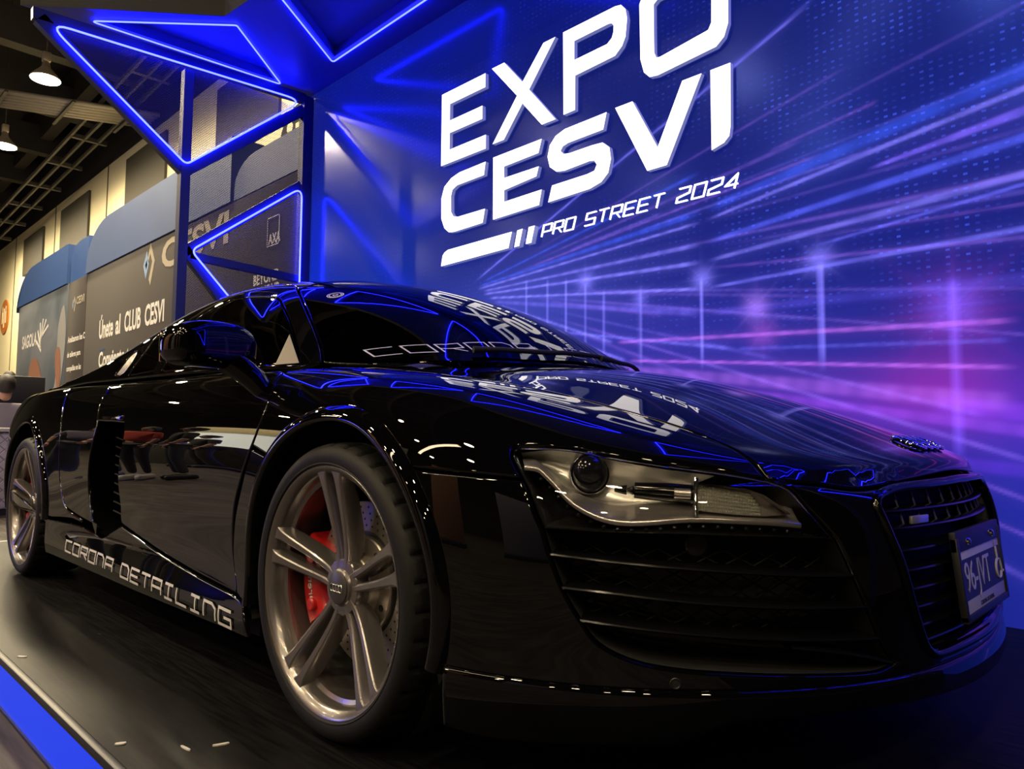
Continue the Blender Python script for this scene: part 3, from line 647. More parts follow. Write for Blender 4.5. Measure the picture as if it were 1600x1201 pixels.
# ------------------------------------------------------------------ neighbouring exhibition boards (plane y = YB)
YB = 1.75
BROWNB = mat('taupe_print', (.036, .031, .031), .9, spec=.2, noise=.06, nscale=.8)
def board(name, label, x0, x1, z0, z1, m_, th=.10):
    t = thing(name, label, 'board', (0, 0, -.14)); MB().bevbox((x0, YB, z0 + .14), (x1, YB + th, z1 + .14), .01).build('board_face', m_, t, angle=40); return t
def print_text(par, s, x, z, size, m_=None, sx=1.0, shear=0.0, y=YB - .004, name='printed_words', align='LEFT', x1=None):
    V, F = text_geo(s, size * 1.12, 0, align, shear=shear, bold=.028)
    if x1 is not None: lo = min(v.x for v in V); sx = (x1 - x) / (max(v.x for v in V) - lo); x -= lo * sx
    return obj(name, [(x + v.x * sx, y, z + v.y + .14) for v in V], F, m_ or WHITEPRINT, par)
b1 = board('exhibition_board', 'long taupe exhibition board with white club lettering beside the stage', -11.92, -4.35, -.14, 3.30, BROWNB)
print_text(b1, 'Únete', -11.14, 2.28, .36, x1=-10.48); print_text(b1, 'al', -10.37, 2.28, .36, x1=-10.16); print_text(b1, 'CLUB', -9.98, 2.28, .36, x1=-9.32); print_text(b1, 'CESVI', -9.16, 2.28, .36, x1=-8.46)
print_text(b1, 'Convierte tu taller', -11.10, 1.80, .30, x1=-8.9); print_text(b1, 'en un centro líder', -11.08, 1.35, .30, x1=-9.0); MB().box((-11.1, YB - .004, 2.10), (-10.85, YB, 2.12)).build('accent_line', BLUEHD2, b1)
def chev(par, x, z, s, m1, m2):
    q = lambda pts, m_: obj('chevron_mark', [(x + a * s, YB - .004, z + .14 + b * s) for a, b in pts], [tuple(range(len(pts)))], m_, par)
    q([(0, .5), (.18, .95), (.50, .45), (.26, -.15), (.14, .02), (.33, .45), (.17, .68), (.10, .5)], m1); q([(-.28, .42), (-.06, .78), (.10, .42), (-.08, .06)], m2)
    q([(-.14, .43), (-.06, .55), (.0, .42), (-.07, .28)], BROWNB)
PALEB = mat('pale_blue_print', (.20, .31, .50), .6); TAN = mat('tan_print', (.34, .30, .23), .6)
chev(b1, -9.15, 2.78, .55, TAN, PALEB); print_text(b1, 'CESVI', -8.62, 3.02, .46, TAN, x1=-6.6)
ax_ = thing('wall_sign', 'small white letters in a square outline seen through the mesh', 'sign', (0, 0, 0))
def outline_sq(x0, x1, z0, z1, w, par, m_):
    m = MB(); y = YB - .005
    for a, b in (((x0, z0), (x1, z0 + w)), ((x0, z1 - w), (x1, z1)), ((x0, z0), (x0 + w, z1)), ((x1 - w, z0), (x1, z1))): m.box((a[0], y - .002, a[1]), (b[0], y, b[1]))
    return m.build('square_outline', m_, par)
outline_sq(-5.66, -5.40, 2.62, 2.93, .010, ax_, WHITEPRINT); print_text(ax_, 'AXA', -5.63, 2.55, .135, sx=.80, name='logo_letters')
bs = thing('wall_sign', 'white two-line lettering low on the board behind the mesh', 'sign', (0, 0, 0)); print_text(bs, 'BEYOND', -5.95, 2.16, .14, name='logo_letters', sx=.9); print_text(bs, 'YOUR', -5.75, 2.02, .14, name='logo_letters', sx=.9)
# photo boards further along
def photo_mat(name, cols, sc, seed):
    m, nt, b = nodes_of(name); L = nt.links; tc = nt.nodes.new('ShaderNodeTexCoord'); nz = nt.nodes.new('ShaderNodeTexNoise'); nz.inputs['Scale'].default_value = sc; nz.inputs['Detail'].default_value = 3; nz.inputs['Distortion'].default_value = .8; nz.noise_dimensions = '4D'; nz.inputs['W'].default_value = seed
    L.new(tc.outputs['Object'], nz.inputs['Vector']); cr = nt.nodes.new('ShaderNodeValToRGB'); el = cr.color_ramp.elements; el[0].position, el[1].position = .30, .72; el[0].color = (*cols[0], 1); el[1].color = (*cols[-1], 1)
    for i, c in enumerate(cols[1:-1]): e = el.new(.30 + .42 * (i + 1) / (len(cols) - 1)); e.color = (*c, 1)
    L.new(nz.outputs['Fac'], cr.inputs['Fac']); L.new(cr.outputs['Color'], b.inputs['Base Color']); b.inputs['Roughness'].default_value = .6; return m
PH1 = photo_mat('workshop_photo_print', [(.022, .03, .042), (.05, .065, .09), (.09, .10, .125), (.13, .09, .08)], .55, 1.3)
b2 = board('photo_board', 'photo board of a painter spraying, with a white fan logo', -16.60, -12.98, -.14, 3.30, PH1)
print_text(b2, 'SAGOLA', -16.15, 2.50, .32, x1=-15.0); m = MB()
for i in range(6):
    a = math.radians(20 + i * 26); m.box((0, YB - .006, .14 + .0), (.44, YB - .004, .14 + .05), Matrix.Translation((-14.55, 0, 2.52)) @ Matrix.Rotation(-a, 4, 'Y'))
m.build('fan_logo', WHITEPRINT, b2)
SK = mat('skin_print', (.22, .10, .065), .6); PALEG = mat('pale_glove_print', (.22, .22, .23), .6)
def blob(par, pts, m_, name): return obj(name, [(x, YB - (.010 if m_ is SK else .005), z + .14) for x, z in crom(pts, 5, True)], [tuple(range(len(pts) * 5))], m_, par)
blob(b2, [(-13.5, 2.6), (-13.2, 2.95), (-13.0, 2.4), (-13.15, 1.7), (-13.4, 1.2), (-13.9, .9), (-14.1, 1.2), (-13.6, 1.5), (-13.5, 2.0)], PALEG, 'printed_arm'); blob(b2, [(-13.6, 2.1), (-13.35, 2.2), (-13.2, 1.75), (-13.3, 1.35), (-13.5, 1.7)], SK, 'printed_arm')
blob(b2, [(-15.4, 2.0), (-14.9, 2.1), (-14.4, 1.6), (-14.2, 1.1), (-14.9, .9), (-15.5, 1.3)], SK, 'printed_glow')
b3 = board('exhibition_board', 'narrow taupe board with a small chevron logo and a printed hand', -12.96, -11.94, -.14, 3.30, BROWNB)
chev(b3, -12.62, 2.78, .26, TAN, PALEB); print_text(b3, 'CESVI', -12.46, 2.92, .16, TAN)
for i, (s, z) in enumerate((('Analizamos los C', 2.28), ('de talleres para', 2.02), ('compañías en las', 1.78))): print_text(b3, s, -12.85, z, .13 if i == 0 else .115, sx=.95)
blob(b3, [(-12.6, .35), (-12.2, .75), (-11.98, .95), (-11.97, .3), (-12.3, .1)], SK, 'printed_hand'); blob(b3, [(-12.75, .2), (-12.35, .85), (-12.2, .75), (-12.5, .1)], PALEG, 'printed_hand')
# curved blue headers
def header(name, label, x0, x1, z0, z1, r, depth, m_, y0):
    t = thing(name, label, 'board', (0, 0, 0)); pts = [(x1, z0), (x1, z1)] + [(x0 + r - r * math.sin(a), z1 - r * .62 + r * .62 * math.cos(a)) for a in [math.pi / 2 * i / 10 for i in range(11)]] + [(x0, z0)]
    MB().prism(pts, lambda x, z: (x, y0, z), lambda x, z: (x, y0 + depth, z)).build('header_face', m_, t, angle=35); return t
header('curved_header', 'pale blue curved header board above the club lettering', -11.95, -6.55, 3.31, 4.08, 1.1, .5, BLUEHDR, YB - .02)
header('curved_header', 'deep blue curved header board above the spray painter photo', -16.75, -13.05, 3.31, 4.02, 1.3, .5, BLUEHD2, YB - .02)
cs = thing('curved_header', 'blue rounded header end showing between the two header boards', 'board', (0, 0, 0)); MB().prism([(-12.98, 3.31), (-12.98, 3.72), (-12.8, 3.93), (-12.5, 3.98), (-11.99, 3.98), (-11.99, 3.31)], lambda x, z: (x, YB + .02, z), lambda x, z: (x, YB + .6, z)).build('header_face', BLUEHD2, cs, angle=35)
header('curved_header', 'dim blue curved header board seen through the mesh', -6.5, -4.6, 3.31, 3.75, .5, .4, BLUEHDR, YB + .0)
# round emblems on the hall wall
def emblem(x, z, r, ring, mark, label):
    t = thing('round_emblem', label, 'sign', (x, 3.976, z)); M = Matrix.Rotation(math.radians(90), 4, 'X'); MB().lathe([(r, -.02), (r, .015), (.001, .016)], 40, M).build('disc', ring, t)
    m = MB()
    for a, w, h in ((-.42, .2, .75), (.0, .2, 1.2), (.42, .2, .75)): m.bevbox((a * r - w * r / 2, -.03, -h * r * .55), (a * r + w * r / 2, -.016, h * r * .40), .01)
    for a in (-.42, .42): m.lathe([(.16 * r, 0), (.001, .01)], 16, Matrix.Translation((a * r, -.02, h * r * .62)) @ M)
    m.build('mark', mark, t); return t
ORNG = mat('orange_paint', (.52, .17, .03), .6)
emblem(-30.1, 4.9, .62, ORNG, CREAM, 'orange round emblem on the cream wall at the picture edge')
emblem(-9.15, 5.45, .62, BLACKW, CREAM, 'black round emblem on the cream wall behind the mesh')
# ------------------------------------------------------------------ counter, monitor and people beyond the car's tail
QUILT = mat('quilted_lilac_fabric', (.42, .40, .50), .65)
def quilt_mat():
    m, nt, b = nodes_of('quilted_white_vinyl'); L = nt.links; tc = nt.nodes.new('ShaderNodeTexCoord'); mp = nt.nodes.new('ShaderNodeMapping'); mp.inputs['Rotation'].default_value = (math.radians(45), 0, 0); wv = nt.nodes.new('ShaderNodeTexBrick'); wv.offset = 0; wv.inputs['Scale'].default_value = 1; wv.inputs['Brick Width'].default_value = .07; wv.inputs['Row Height'].default_value = .07; wv.inputs['Mortar Size'].default_value = .006; wv.inputs['Mortar Smooth'].default_value = 1
    sp = nt.nodes.new('ShaderNodeSeparateXYZ'); cb = nt.nodes.new('ShaderNodeCombineXYZ'); L.new(tc.outputs['Object'], mp.inputs['Vector']); L.new(mp.outputs[0], sp.inputs[0]); L.new(sp.outputs['Y'], cb.inputs['X']); L.new(sp.outputs['Z'], cb.inputs['Y']); L.new(cb.outputs[0], wv.inputs['Vector'])
    bp_ = nt.nodes.new('ShaderNodeBump'); bp_.invert = True; bp_.inputs['Strength'].default_value = .8; bp_.inputs['Distance'].default_value = .02; L.new(wv.outputs['Fac'], bp_.inputs['Height']); L.new(bp_.outputs[0], b.inputs['Normal']); b.inputs['Base Color'].default_value = (.50, .47, .56, 1); b.inputs['Roughness'].default_value = .5; return m
cn = thing('padded_counter', 'white quilted counter standing behind the rear wheel', 'counter', (-7.55, -.6, -.14)); MB().bevbox((-.35, -.75, .06), (.35, .62, .82), .03).build('padded_body', quilt_mat(), cn, angle=40); MB().bevbox((-.38, -.78, .82), (.38, .65, .86), .008).build('counter_top', WHITEPRINT, cn, angle=40); MB().box((-.32, -.7, 0), (.32, .58, .06)).build('plinth', SATINBLK, cn)
tv = thing('monitor', 'black monitor back standing above the counter', 'monitor', (-9.6, .08, -.14)); MB().bevbox((-.03, -.62, 1.08), (.03, .62, 1.54), .012).build('monitor_panel', SATINBLK, tv, angle=40); MB().box((-.03, -.05, .1), (.03, .05, 1.10)).build('stand_post', SATINBLK, tv); MB().bevbox((-.25, -.35, 0), (.25, .35, .10), .01).build('stand_foot', SATINBLK, tv)
def skin_body(name, joints, edges, m_, parent, sub=2):
    me = bpy.data.meshes.new(name); me.from_pydata([j[:3] for j in joints], edges, []); o = bpy.data.objects.new(name, me); COL.objects.link(o); o.parent = parent
    md = o.modifiers.new('skin', 'SKIN'); md.use_smooth_shade = True
    for i, j in enumerate(joints): me.skin_vertices[0].data[i].radius = (j[3], j[4] if len(j) > 4 else j[3])
    me.skin_vertices[0].data[0].use_root = True; s = o.modifiers.new('sub', 'SUBSURF'); s.levels = s.render_levels = sub
    dg = bpy.context.evaluated_depsgraph_get(); dg.update(); ev = o.evaluated_get(dg); m2 = bpy.data.meshes.new_from_object(ev); bpy.data.objects.remove(o, do_unlink=True)
    o = bpy.data.objects.new(name, m2); COL.objects.link(o); o.parent = parent; m2.materials.clear(); m2.materials.append(m_); m2.shade_smooth(); return o
SKINM = mat('skin', (.40, .22, .15), .5); HAIRM = mat('dark_hair', (.015, .012, .010), .6)
def person(x, y, rz, label, top, bottom, h=1.70, seated=False, hair_long=False, z=-.14):
    """Standing (or seated) figure, z up, facing local +y."""
    p = thing('person', label, 'person', (x, y, z), rz); k = h / 1.72
    def S_(*a): return [tuple(v * k for v in j) for j in a]
    if seated: hip = .52; legs = S_((0, 0, .52, .15, .12), (.10, .02, .50, .09), (.13, .42, .50, .075), (.13, .44, .12, .05), (-.10, .02, .50, .09), (-.13, .42, .50, .075), (-.13, .44, .12, .05)); le = [(0, 1), (1, 2), (2, 3), (0, 4), (4, 5), (5, 6)]; lift_ = -.40
    else: legs = S_((0, 0, .95, .15, .11), (.09, 0, .86, .095), (.10, .02, .50, .07), (.11, -.02, .10, .045), (-.09, 0, .86, .095), (-.10, .02, .50, .07), (-.11, -.02, .10, .045)); le = [(0, 1), (1, 2), (2, 3), (0, 4), (4, 5), (5, 6)]; lift_ = 0
    U = lambda zz: zz + lift_
    skin_body('trousers', legs, le, bottom, p)
    skin_body('shirt', S_((0, 0, U(.96), .155, .115), (0, .0, U(1.16), .15, .11), (0, -.01, U(1.36), .175, .11), (0, -.01, U(1.44), .08, .07), (.19, -.01, U(1.39), .065), (.26, .0, U(1.14), .05), (-.19, -.01, U(1.39), .065), (-.26, .0, U(1.14), .05)), [(0, 1), (1, 2), (2, 3), (2, 4), (4, 5), (2, 6), (6, 7)], top, p)
    hd = skin_body('head', S_((0, .0, U(1.46), .05), (0, .01, U(1.54), .062), (0, .02, U(1.60), .078, .09), (0, .015, U(1.67), .078, .09)), [(0, 1), (1, 2), (2, 3)], SKINM, p)
    MB().lathe([(.012, 0), (.016, .03), (.001, .045)], 8, Matrix.Translation((0, .105 * k, U(1.575) * k)) @ Matrix.Rotation(math.radians(15), 4, 'X')).build('nose', SKINM, hd)
    HM = Matrix.Translation((0, -.012 * k, U(1.625) * k)) @ Matrix.Rotation(math.radians(24), 4, 'X') @ Matrix.Diagonal((.92 * k, 1.08 * k, k, 1))
    MB().lathe([(.078, -.055), (.090, -.02), (.093, .02), (.084, .065), (.058, .098), (.025, .112), (.0005, .115)], 24, HM).build('hair', HAIRM, hd, smooth=True)
    if hair_long: MB().lathe([(.03, -.20), (.07, -.16), (.082, -.06), (.075, .02)], 18, Matrix.Translation((0, -.05 * k, U(1.60) * k)) @ Matrix.Diagonal((1, .55, 1, 1))).build('long_hair', HAIRM, hd, smooth=True)
    for sg in (-1, 1):
        a = skin_body('arm', S_((sg * .26, .0, U(1.15), .042), (sg * .265, .06, U(.98), .036), (sg * .26, .12, U(.90), .03)), [(0, 1), (1, 2)], SKINM, p)
        hj = [(sg * .26 * k, .12 * k, U(.90) * k, .026, .018), (sg * .26 * k, .15 * k, U(.84) * k, .034, .014)]; he = [(0, 1)]
        for f, (dx, l) in enumerate(((-.026, .065), (-.009, .075), (.009, .07), (.025, .055))):
            hj += [(sg * .26 * k + dx, .165 * k, (U(.84) - .03) * k, .009), (sg * .26 * k + dx * 1.15, .17 * k, (U(.84) - l - .01) * k, .008)]; he += [(1, 2 + 2 * f), (2 + 2 * f, 3 + 2 * f)]
        hj += [(sg * .26 * k - sg * .03, .17 * k, (U(.84) + .01) * k, .010), (sg * .26 * k - sg * .042, .19 * k, (U(.84) - .03) * k, .009)]; he += [(1, 10), (10, 11)]
        skin_body('hand', hj, he, SKINM, a, 1)
        f0 = (.11, -.02, .0) if not seated else (.13, .44, .0)
        MB().bevbox((sg * f0[0] * k - .045, f0[1] * k - .08, 0), (sg * f0[0] * k + .045, f0[1] * k + .18, .09), .03).build('shoe', WHITEPRINT if top.name.startswith('red') else SATINBLK, p, angle=50)
    return p
LILAC = mat('lilac_grey_shirt', (.22, .20, .27), .8); REDS = mat('red_shirt', (.50, .05, .03), .8); DARKC = mat('dark_clothes', (.02, .02, .025), .8); JEANS = mat('dark_jeans', (.035, .04, .06), .8)
p1 = person(-8.5, .07, math.radians(90), 'person in a lilac shirt seated with their back to the car behind the counter', LILAC, DARKC, 1.90, seated=True)
p2 = person(-10.7, .52, math.radians(-90), 'person half hidden behind the black monitor', DARKC, DARKC, 1.66)
# ------------------------------------------------------------------ the aisle the car's flank mirrors
GLOWW = mat('white_lightbox', (.8, .8, .8), .5, emit=(.95, 1.0, .93), estr=2.2)
ORB = mat('orange_brown_banner', (.42, .20, .09), .6); GREYB = mat('grey_banner', (.30, .29, .33), .6)
ob_ = thing('booth', 'white lightbox booth across the aisle mirrored in the car door', 'booth', (-11.5, -6.0, -.14))
MB().box((-2.6, -.10, .9), (1.9, 0, 2.35)).build('lightbox_wall', GLOWW, ob_); MB().bevbox((-2.7, -.2, 2.35), (2.0, .05, 3.0), .02).build('fascia', CREAM, ob_, angle=40)
MB().box((-2.7, -.14, 0), (2.0, -.10, 2.35)).build('back_panel', GREYB, ob_); MB().bevbox((-2.3, .5, 0), (1.4, 1.0, 1.05), .02).build('counter', SATINBLK, ob_, angle=40)
neon([(2.05, .1, 0.05), (2.05, .1, 2.9), (2.35, .1, 2.9), (2.35, .1, .05)], ob_, r=.02, rr=.1)
for x, y, z0, z1, w, m_, lab in ((-6.6, -6.4, 1.2, 4.6, 1.5, ORB, 'orange brown banner stand across the aisle'), (-4.3, -6.6, .8, 4.0, 1.3, GREYB, 'grey banner stand across the aisle'), (-1.6, -6.8, .6, 3.4, 1.2, ORB, 'short orange banner stand across the aisle'), (1.2, -7.0, .6, 3.2, 1.6, GREYB, 'wide grey banner stand across the aisle')):
    t = thing('banner_stand', lab, 'banner', (x, y, -.14), 0, 'banner stands across the aisle'); MB().bevbox((-w / 2, -.02, z0 * .2), (w / 2, .02, z1), .008).build('banner_sheet', m_, t, angle=40); MB().bevbox((-w / 2 - .03, -.2, 0), (w / 2 + .03, .2, .10), .02).build('base_foot', SATINBLK, t, angle=40)
    MB().tube([(0, -.05, .1), (0, -.05, z1)], .02, 8).build('support_pole', GREYST, t)
person(-7.5, -3.05, math.radians(-25), 'person in a red shirt standing in the aisle mirrored in the door', REDS, DARKC, 1.72)
person(-6.9, -3.25, math.radians(10), 'person in dark clothes standing beside the red shirt', DARKC, JEANS, 1.78)
person(-8.3, -3.0, math.radians(-60), 'person in a lilac shirt standing in the aisle mirrored in the door', LILAC, JEANS, 1.65, hair_long=True)
person(-9.7, -4.6, math.radians(0), 'person in dark clothes in front of the white lightbox', DARKC, DARKC, 1.70)
person(-10.6, -4.7, math.radians(20), 'person in a lilac shirt in front of the white lightbox', LILAC, DARKC, 1.66)
WARMLINE = mat('warm_linear_glow', (.8, .7, .5), .5, emit=(1.0, .80, .50), estr=24.0)
a_, b_ = Vector((-5.8, -11.7, 6.7)), Vector((-1.2, -5.4, 7.0)); d_ = b_ - a_
tl = thing('linear_lamp', 'long warm strip lamp hanging over the aisle', 'lamp', a_); TM = Matrix(((d_.normalized().x, -d_.normalized().y, 0, 0), (d_.normalized().y, d_.normalized().x, 0, 0), (d_.normalized().z, 0, 1, 0), (0, 0, 0, 1)))
MB().bevbox((0, -.14, -.02), (d_.length, .14, .0), .005, TM).build('diffuser', WARMLINE, tl, angle=40); MB().bevbox((0, -.17, .001), (d_.length, .17, .09), .01, TM).build('housing', LAMPM, tl, angle=40)
for t in (.15, .85): MB().tube([TM @ Vector((d_.length * t, 0, .09)), TM @ Vector((d_.length * t, 0, 10.35 - a_.z - d_.z * t))], .008, 6).build('suspension_wire', GREYST, tl)

# scraps of paper on the stage
for i, (x, y, l, w, rz, lab) in enumerate(((-1.155, -1.235, .030, .010, .6, 'tiny white paper scrap at the blue stage edge'), (-.291, -1.235, .022, .012, 1.0, 'tiny white paper scrap nearest the bottom edge of the picture'), (-.17, -1.146, .036, .007, .1, 'thin curled white paper scrap on the stage floor'), (-.137, -1.085, .034, .009, 1.2, 'slanted white paper scrap on the stage floor'))):
    pts = [(-.5, -.3), (-.2, -.5), (.3, -.42), (.5, -.1), (.42, .4), (-.1, .5), (-.46, .2)]; M = Matrix.Translation((x, y, .0012)) @ Matrix.Rotation(rz, 4, 'Z')
    tag(MB().prism(pts, lambda a, b: M @ Vector((a * l, b * w, -.001)), lambda a, b: M @ Vector((a * l, b * w, .0012 + .004 * a * a))).build('paper_scrap', WHITEPRINT), lab, 'paper')
# ------------------------------------------------------------------ the car's master surface
# Points the finished skin passes through, right-hand half (mirrored later): side rows run sill -> shoulder.
def subsurf_points(verts, faces, levels=4, iters=2, crease=()):
    """Catmull-Clark limit surface that passes through the given points; returns (verts, faces) of the fine mesh."""
    target = np.array(verts, float)
    cage = target.copy()
    me = bpy.data.meshes.new('tmp_cage'); me.from_pydata([tuple(v) for v in cage], [], faces)
    ob = bpy.data.objects.new('tmp_cage', me); COL.objects.link(ob)
    md = ob.modifiers.new('s', 'SUBSURF'); md.levels = 2; md.use_limit_surface = True; md.quality = 6
    md.boundary_smooth = 'ALL'
    n = len(verts)
    for it in range(iters):
        me.vertices.foreach_set('co', cage.ravel()); me.update()
        dg = bpy.context.evaluated_depsgraph_get(); dg.update()
        ev = ob.evaluated_get(dg).data
        co = np.empty(len(ev.vertices) * 3); ev.vertices.foreach_get('co', co)
        lim = co.reshape(-1, 3)[:n]
        cage += (target - lim) * 0.85
    md.levels = levels
    me.vertices.foreach_set('co', cage.ravel()); me.update()
    dg = bpy.context.evaluated_depsgraph_get(); dg.update()
    ev = ob.evaluated_get(dg).to_mesh()
    vs = [v.co.copy() for v in ev.vertices]; fs = [tuple(p.vertices) for p in ev.polygons]
    bpy.data.objects.remove(ob, do_unlink=True); bpy.data.meshes.remove(me)
    return vs, fs

SIDE = [  # x of the station, half widths, heights (rows sill -> shoulder)
 (-3.40, (.80, .82, .83, .84, .845, .84, .82, .76), (.22, .27, .33, .43, .56, .70, .80, .88)),
 (-3.05, (.89, .91, .915, .925, .93, .915, .87, .79), (.15, .21, .28, .40, .55, .69, .80, .885)),
 (-2.65, (.93, .945, .95, .955, .955, .94, .89, .79), (.13, .20, .27, .40, .55, .70, .81, .893)),
 (-2.10, (.925, .935, .93, .932, .938, .933, .885, .785), (.13, .20, .28, .43, .57, .69, .795, .885)),
 (-1.55, (.92, .93, .912, .919, .9265, .921, .882, .785), (.13, .20, .29, .44, .57, .685, .785, .875)),
 (-1.00, (.92, .93, .908, .916, .9245, .919, .882, .785), (.13, .20, .29, .44, .57, .680, .778, .868)),
 (-0.45, (.92, .93, .910, .917, .925, .920, .886, .80), (.13, .20, .29, .44, .57, .672, .765, .85)),
 (0.00, (.93, .94, .945, .945, .943, .928, .878, .76), (.13, .20, .27, .40, .55, .68, .765, .815)),
 (0.30, (.93, .937, .937, .937, .935, .915, .86, .74), (.13, .20, .27, .40, .53, .64, .71, .765)),
]
CORNER = [(.58, .83, .13), (.60, .845, .20), (.597, .845, .27), (.60, .842, .40), (.595, .838, .50), (.57, .825, .575), (.52, .80, .64), (.44, .745, .70)]
FRONT = [  # columns from the corner to the centre line, rows lip -> bonnet edge  (x, y, z)
 [(.83, .63, .13), (.862, .64, .20), (.855, .64, .27), (.86, .64, .40), (.855, .64, .49), (.835, .635, .56), (.79, .62, .61), (.71, .59, .66)],
 [(.97, .41, .13), (.99, .415, .20), (.985, .415, .27), (.99, .415, .40), (.985, .415, .49), (.965, .415, .555), (.93, .41, .60), (.86, .40, .645)],
 [(1.02, .20, .13), (1.045, .20, .20), (1.03, .20, .27), (1.037, .20, .40), (1.03, .20, .49), (1.01, .20, .555), (.98, .20, .60), (.915, .20, .648)],
 [(1.035, 0, .13), (1.06, 0, .20), (1.045, 0, .27), (1.05, 0, .40), (1.045, 0, .49), (1.025, 0, .555), (.995, 0, .60), (.93, 0, .65)],
]
TOP = [  # stations as SIDE; columns shoulder+1 -> centre  (x, y, z)
 [(-3.43, .60, .91), (-3.46, .41, .92), (-3.48, .20, .925), (-3.48, 0, .925)],
 [(-3.05, .60, .905), (-3.05, .41, .92), (-3.05, .20, .93), (-3.05, 0, .93)],
 [(-2.65, .60, .91), (-2.65, .41, .93), (-2.65, .20, .94), (-2.65, 0, .94)],
 [(-2.10, .60, .90), (-2.10, .41, .91), (-2.10, .20, .92), (-2.10, 0, .92)],
 [(-1.55, .60, .885), (-1.55, .41, .89), (-1.55, .20, .90), (-1.55, 0, .90)],
 [(-1.00, .60, .88), (-1.00, .41, .885), (-1.00, .20, .89), (-1.00, 0, .89)],
 [(-0.40, .63, .868), (-0.36, .42, .882), (-0.34, .20, .888), (-0.34, 0, .89)],
 [(0.03, .60, .825), (0.06, .41, .845), (0.07, .20, .862), (0.07, 0, .868)],
 [(0.36, .575, .765), (0.42, .40, .785), (0.45, .20, .802), (0.46, 0, .808)],
]
REAR = [
 [(-3.47, .58, .24), (-3.49, .60, .29), (-3.50, .60, .35), (-3.51, .60, .45), (-3.52, .60, .56), (-3.52, .60, .70), (-3.49, .60, .82)],
 [(-3.50, .41, .24), (-3.53, .41, .29), (-3.54, .41, .35), (-3.55, .41, .45), (-3.56, .41, .56), (-3.56, .41, .70), (-3.53, .41, .83)],
 [(-3.52, .20, .24), (-3.55, .20, .29), (-3.56, .20, .35), (-3.57, .20, .45), (-3.58, .20, .56), (-3.58, .20, .70), (-3.55, .20, .83)],
 [(-3.52, 0, .24), (-3.55, 0, .29), (-3.56, 0, .35), (-3.57, 0, .45), (-3.58, 0, .56), (-3.58, 0, .70), (-3.55, 0, .83)],
]
def body_clay():
    V, F, idx = [], [], {}
    def add(p, s):
        q = (p[0], s * p[1], p[2]); k = tuple(round(c, 5) + 0.0 for c in q)
        if k not in idx: idx[k] = len(V); V.append(q)
        return idx[k]
    for s in (-1, 1):
        side = [[(x, w, z) for w, z in zip(ws, zs)] for x, ws, zs in SIDE] + [CORNER]
        top = [[side[i][7]] + TOP[i] for i in range(len(SIDE))] + [[CORNER[7]] + [c[7] for c in FRONT]]
        front = [CORNER] + FRONT
        rear = [side[0]] + [REAR[i] + [TOP[0][i]] for i in range(4)]
        for g, flip in ((side, 0), (top, 0), (front, 0), (rear, 1)):
            for i in range(len(g) - 1):
                for j in range(len(g[0]) - 1):
                    q = [add(g[i][j], s), add(g[i + 1][j], s), add(g[i + 1][j + 1], s), add(g[i][j + 1], s)]
                    if (s == -1) == bool(flip): q.reverse()
                    F.append(q)
    return subsurf_points(V, F)
CAB = [  # stations windscreen base -> tail; columns belt, mid glass, rail, 1, 2, 3, centre
 [(-.43, .748, .85), (-.425, .745, .852), (-.42, .74, .855), (-.22, .60, .86), (-.07, .42, .87), (0.0, .20, .874), (.02, 0, .874)],
 [(-.60, .775, .86), (-.60, .735, .92), (-.60, .672, .972), (-.44, .545, .99), (-.31, .38, 1.015), (-.24, .20, 1.033), (-.22, 0, 1.04)],
 [(-.80, .785, .866), (-.80, .715, .985), (-.80, .605, 1.09), (-.72, .50, 1.12), (-.62, .355, 1.15), (-.57, .19, 1.17), (-.55, 0, 1.176)],
 [(-1.03, .787, .872), (-1.03, .70, 1.04), (-1.03, .555, 1.172), (-1.0, .46, 1.215), (-.96, .33, 1.245), (-.94, .18, 1.265), (-.93, 0, 1.27)],
 [(-1.30, .785, .878), (-1.30, .70, 1.06), (-1.30, .565, 1.20), (-1.30, .46, 1.248), (-1.30, .33, 1.278), (-1.30, .18, 1.296), (-1.30, 0, 1.302)],
 [(-1.65, .78, .885), (-1.65, .71, 1.05), (-1.65, .59, 1.175), (-1.65, .47, 1.225), (-1.65, .33, 1.258), (-1.65, .18, 1.276), (-1.65, 0, 1.282)],
 [(-2.05, .775, .893), (-2.05, .735, .985), (-2.05, .66, 1.06), (-2.05, .50, 1.125), (-2.05, .33, 1.165), (-2.05, .18, 1.185), (-2.05, 0, 1.19)],
 [(-2.50, .77, .90), (-2.50, .75, .935), (-2.50, .71, .965), (-2.50, .52, 1.015), (-2.50, .34, 1.05), (-2.50, .18, 1.065), (-2.50, 0, 1.07)],
 [(-3.10, .77, .88), (-3.10, .765, .888), (-3.10, .75, .895), (-3.10, .53, .915), (-3.10, .34, .93), (-3.10, .18, .94), (-3.10, 0, .94)],
]
def cabin_clay():
    V, F, idx = [], [], {}
    def add(p, s):
        q = (p[0], s * p[1], p[2]); k = tuple(round(c, 5) + 0.0 for c in q)
        if k not in idx: idx[k] = len(V); V.append(q)
        return idx[k]
    for s in (-1, 1):
        for i in range(len(CAB) - 1):
            for j in range(len(CAB[0]) - 1):
                q = [add(CAB[i + 1][j], s), add(CAB[i][j], s), add(CAB[i][j + 1], s), add(CAB[i + 1][j + 1], s)]
                if s == 1: q.reverse()
                F.append(q)
    return subsurf_points(V, F)
BODY = Surf(*body_clay()); CABIN = Surf(*cabin_clay())
def S3(pts, surf=None):
    return [tuple(lift((x, z), 'S', surf or BODY)[0]) for x, z in pts]
def arc3(cx, cz, R, a0, a1, n=30):
    return S3([(p[0], p[2]) for p in arc(cx, cz, R, a0, a1, n)])
def mir(pts): return [(x, -y, z) for x, y, z in pts]

car = thing('sports_car', 'black two-door sports car with bronze alloy wheels parked on the stage', 'car')

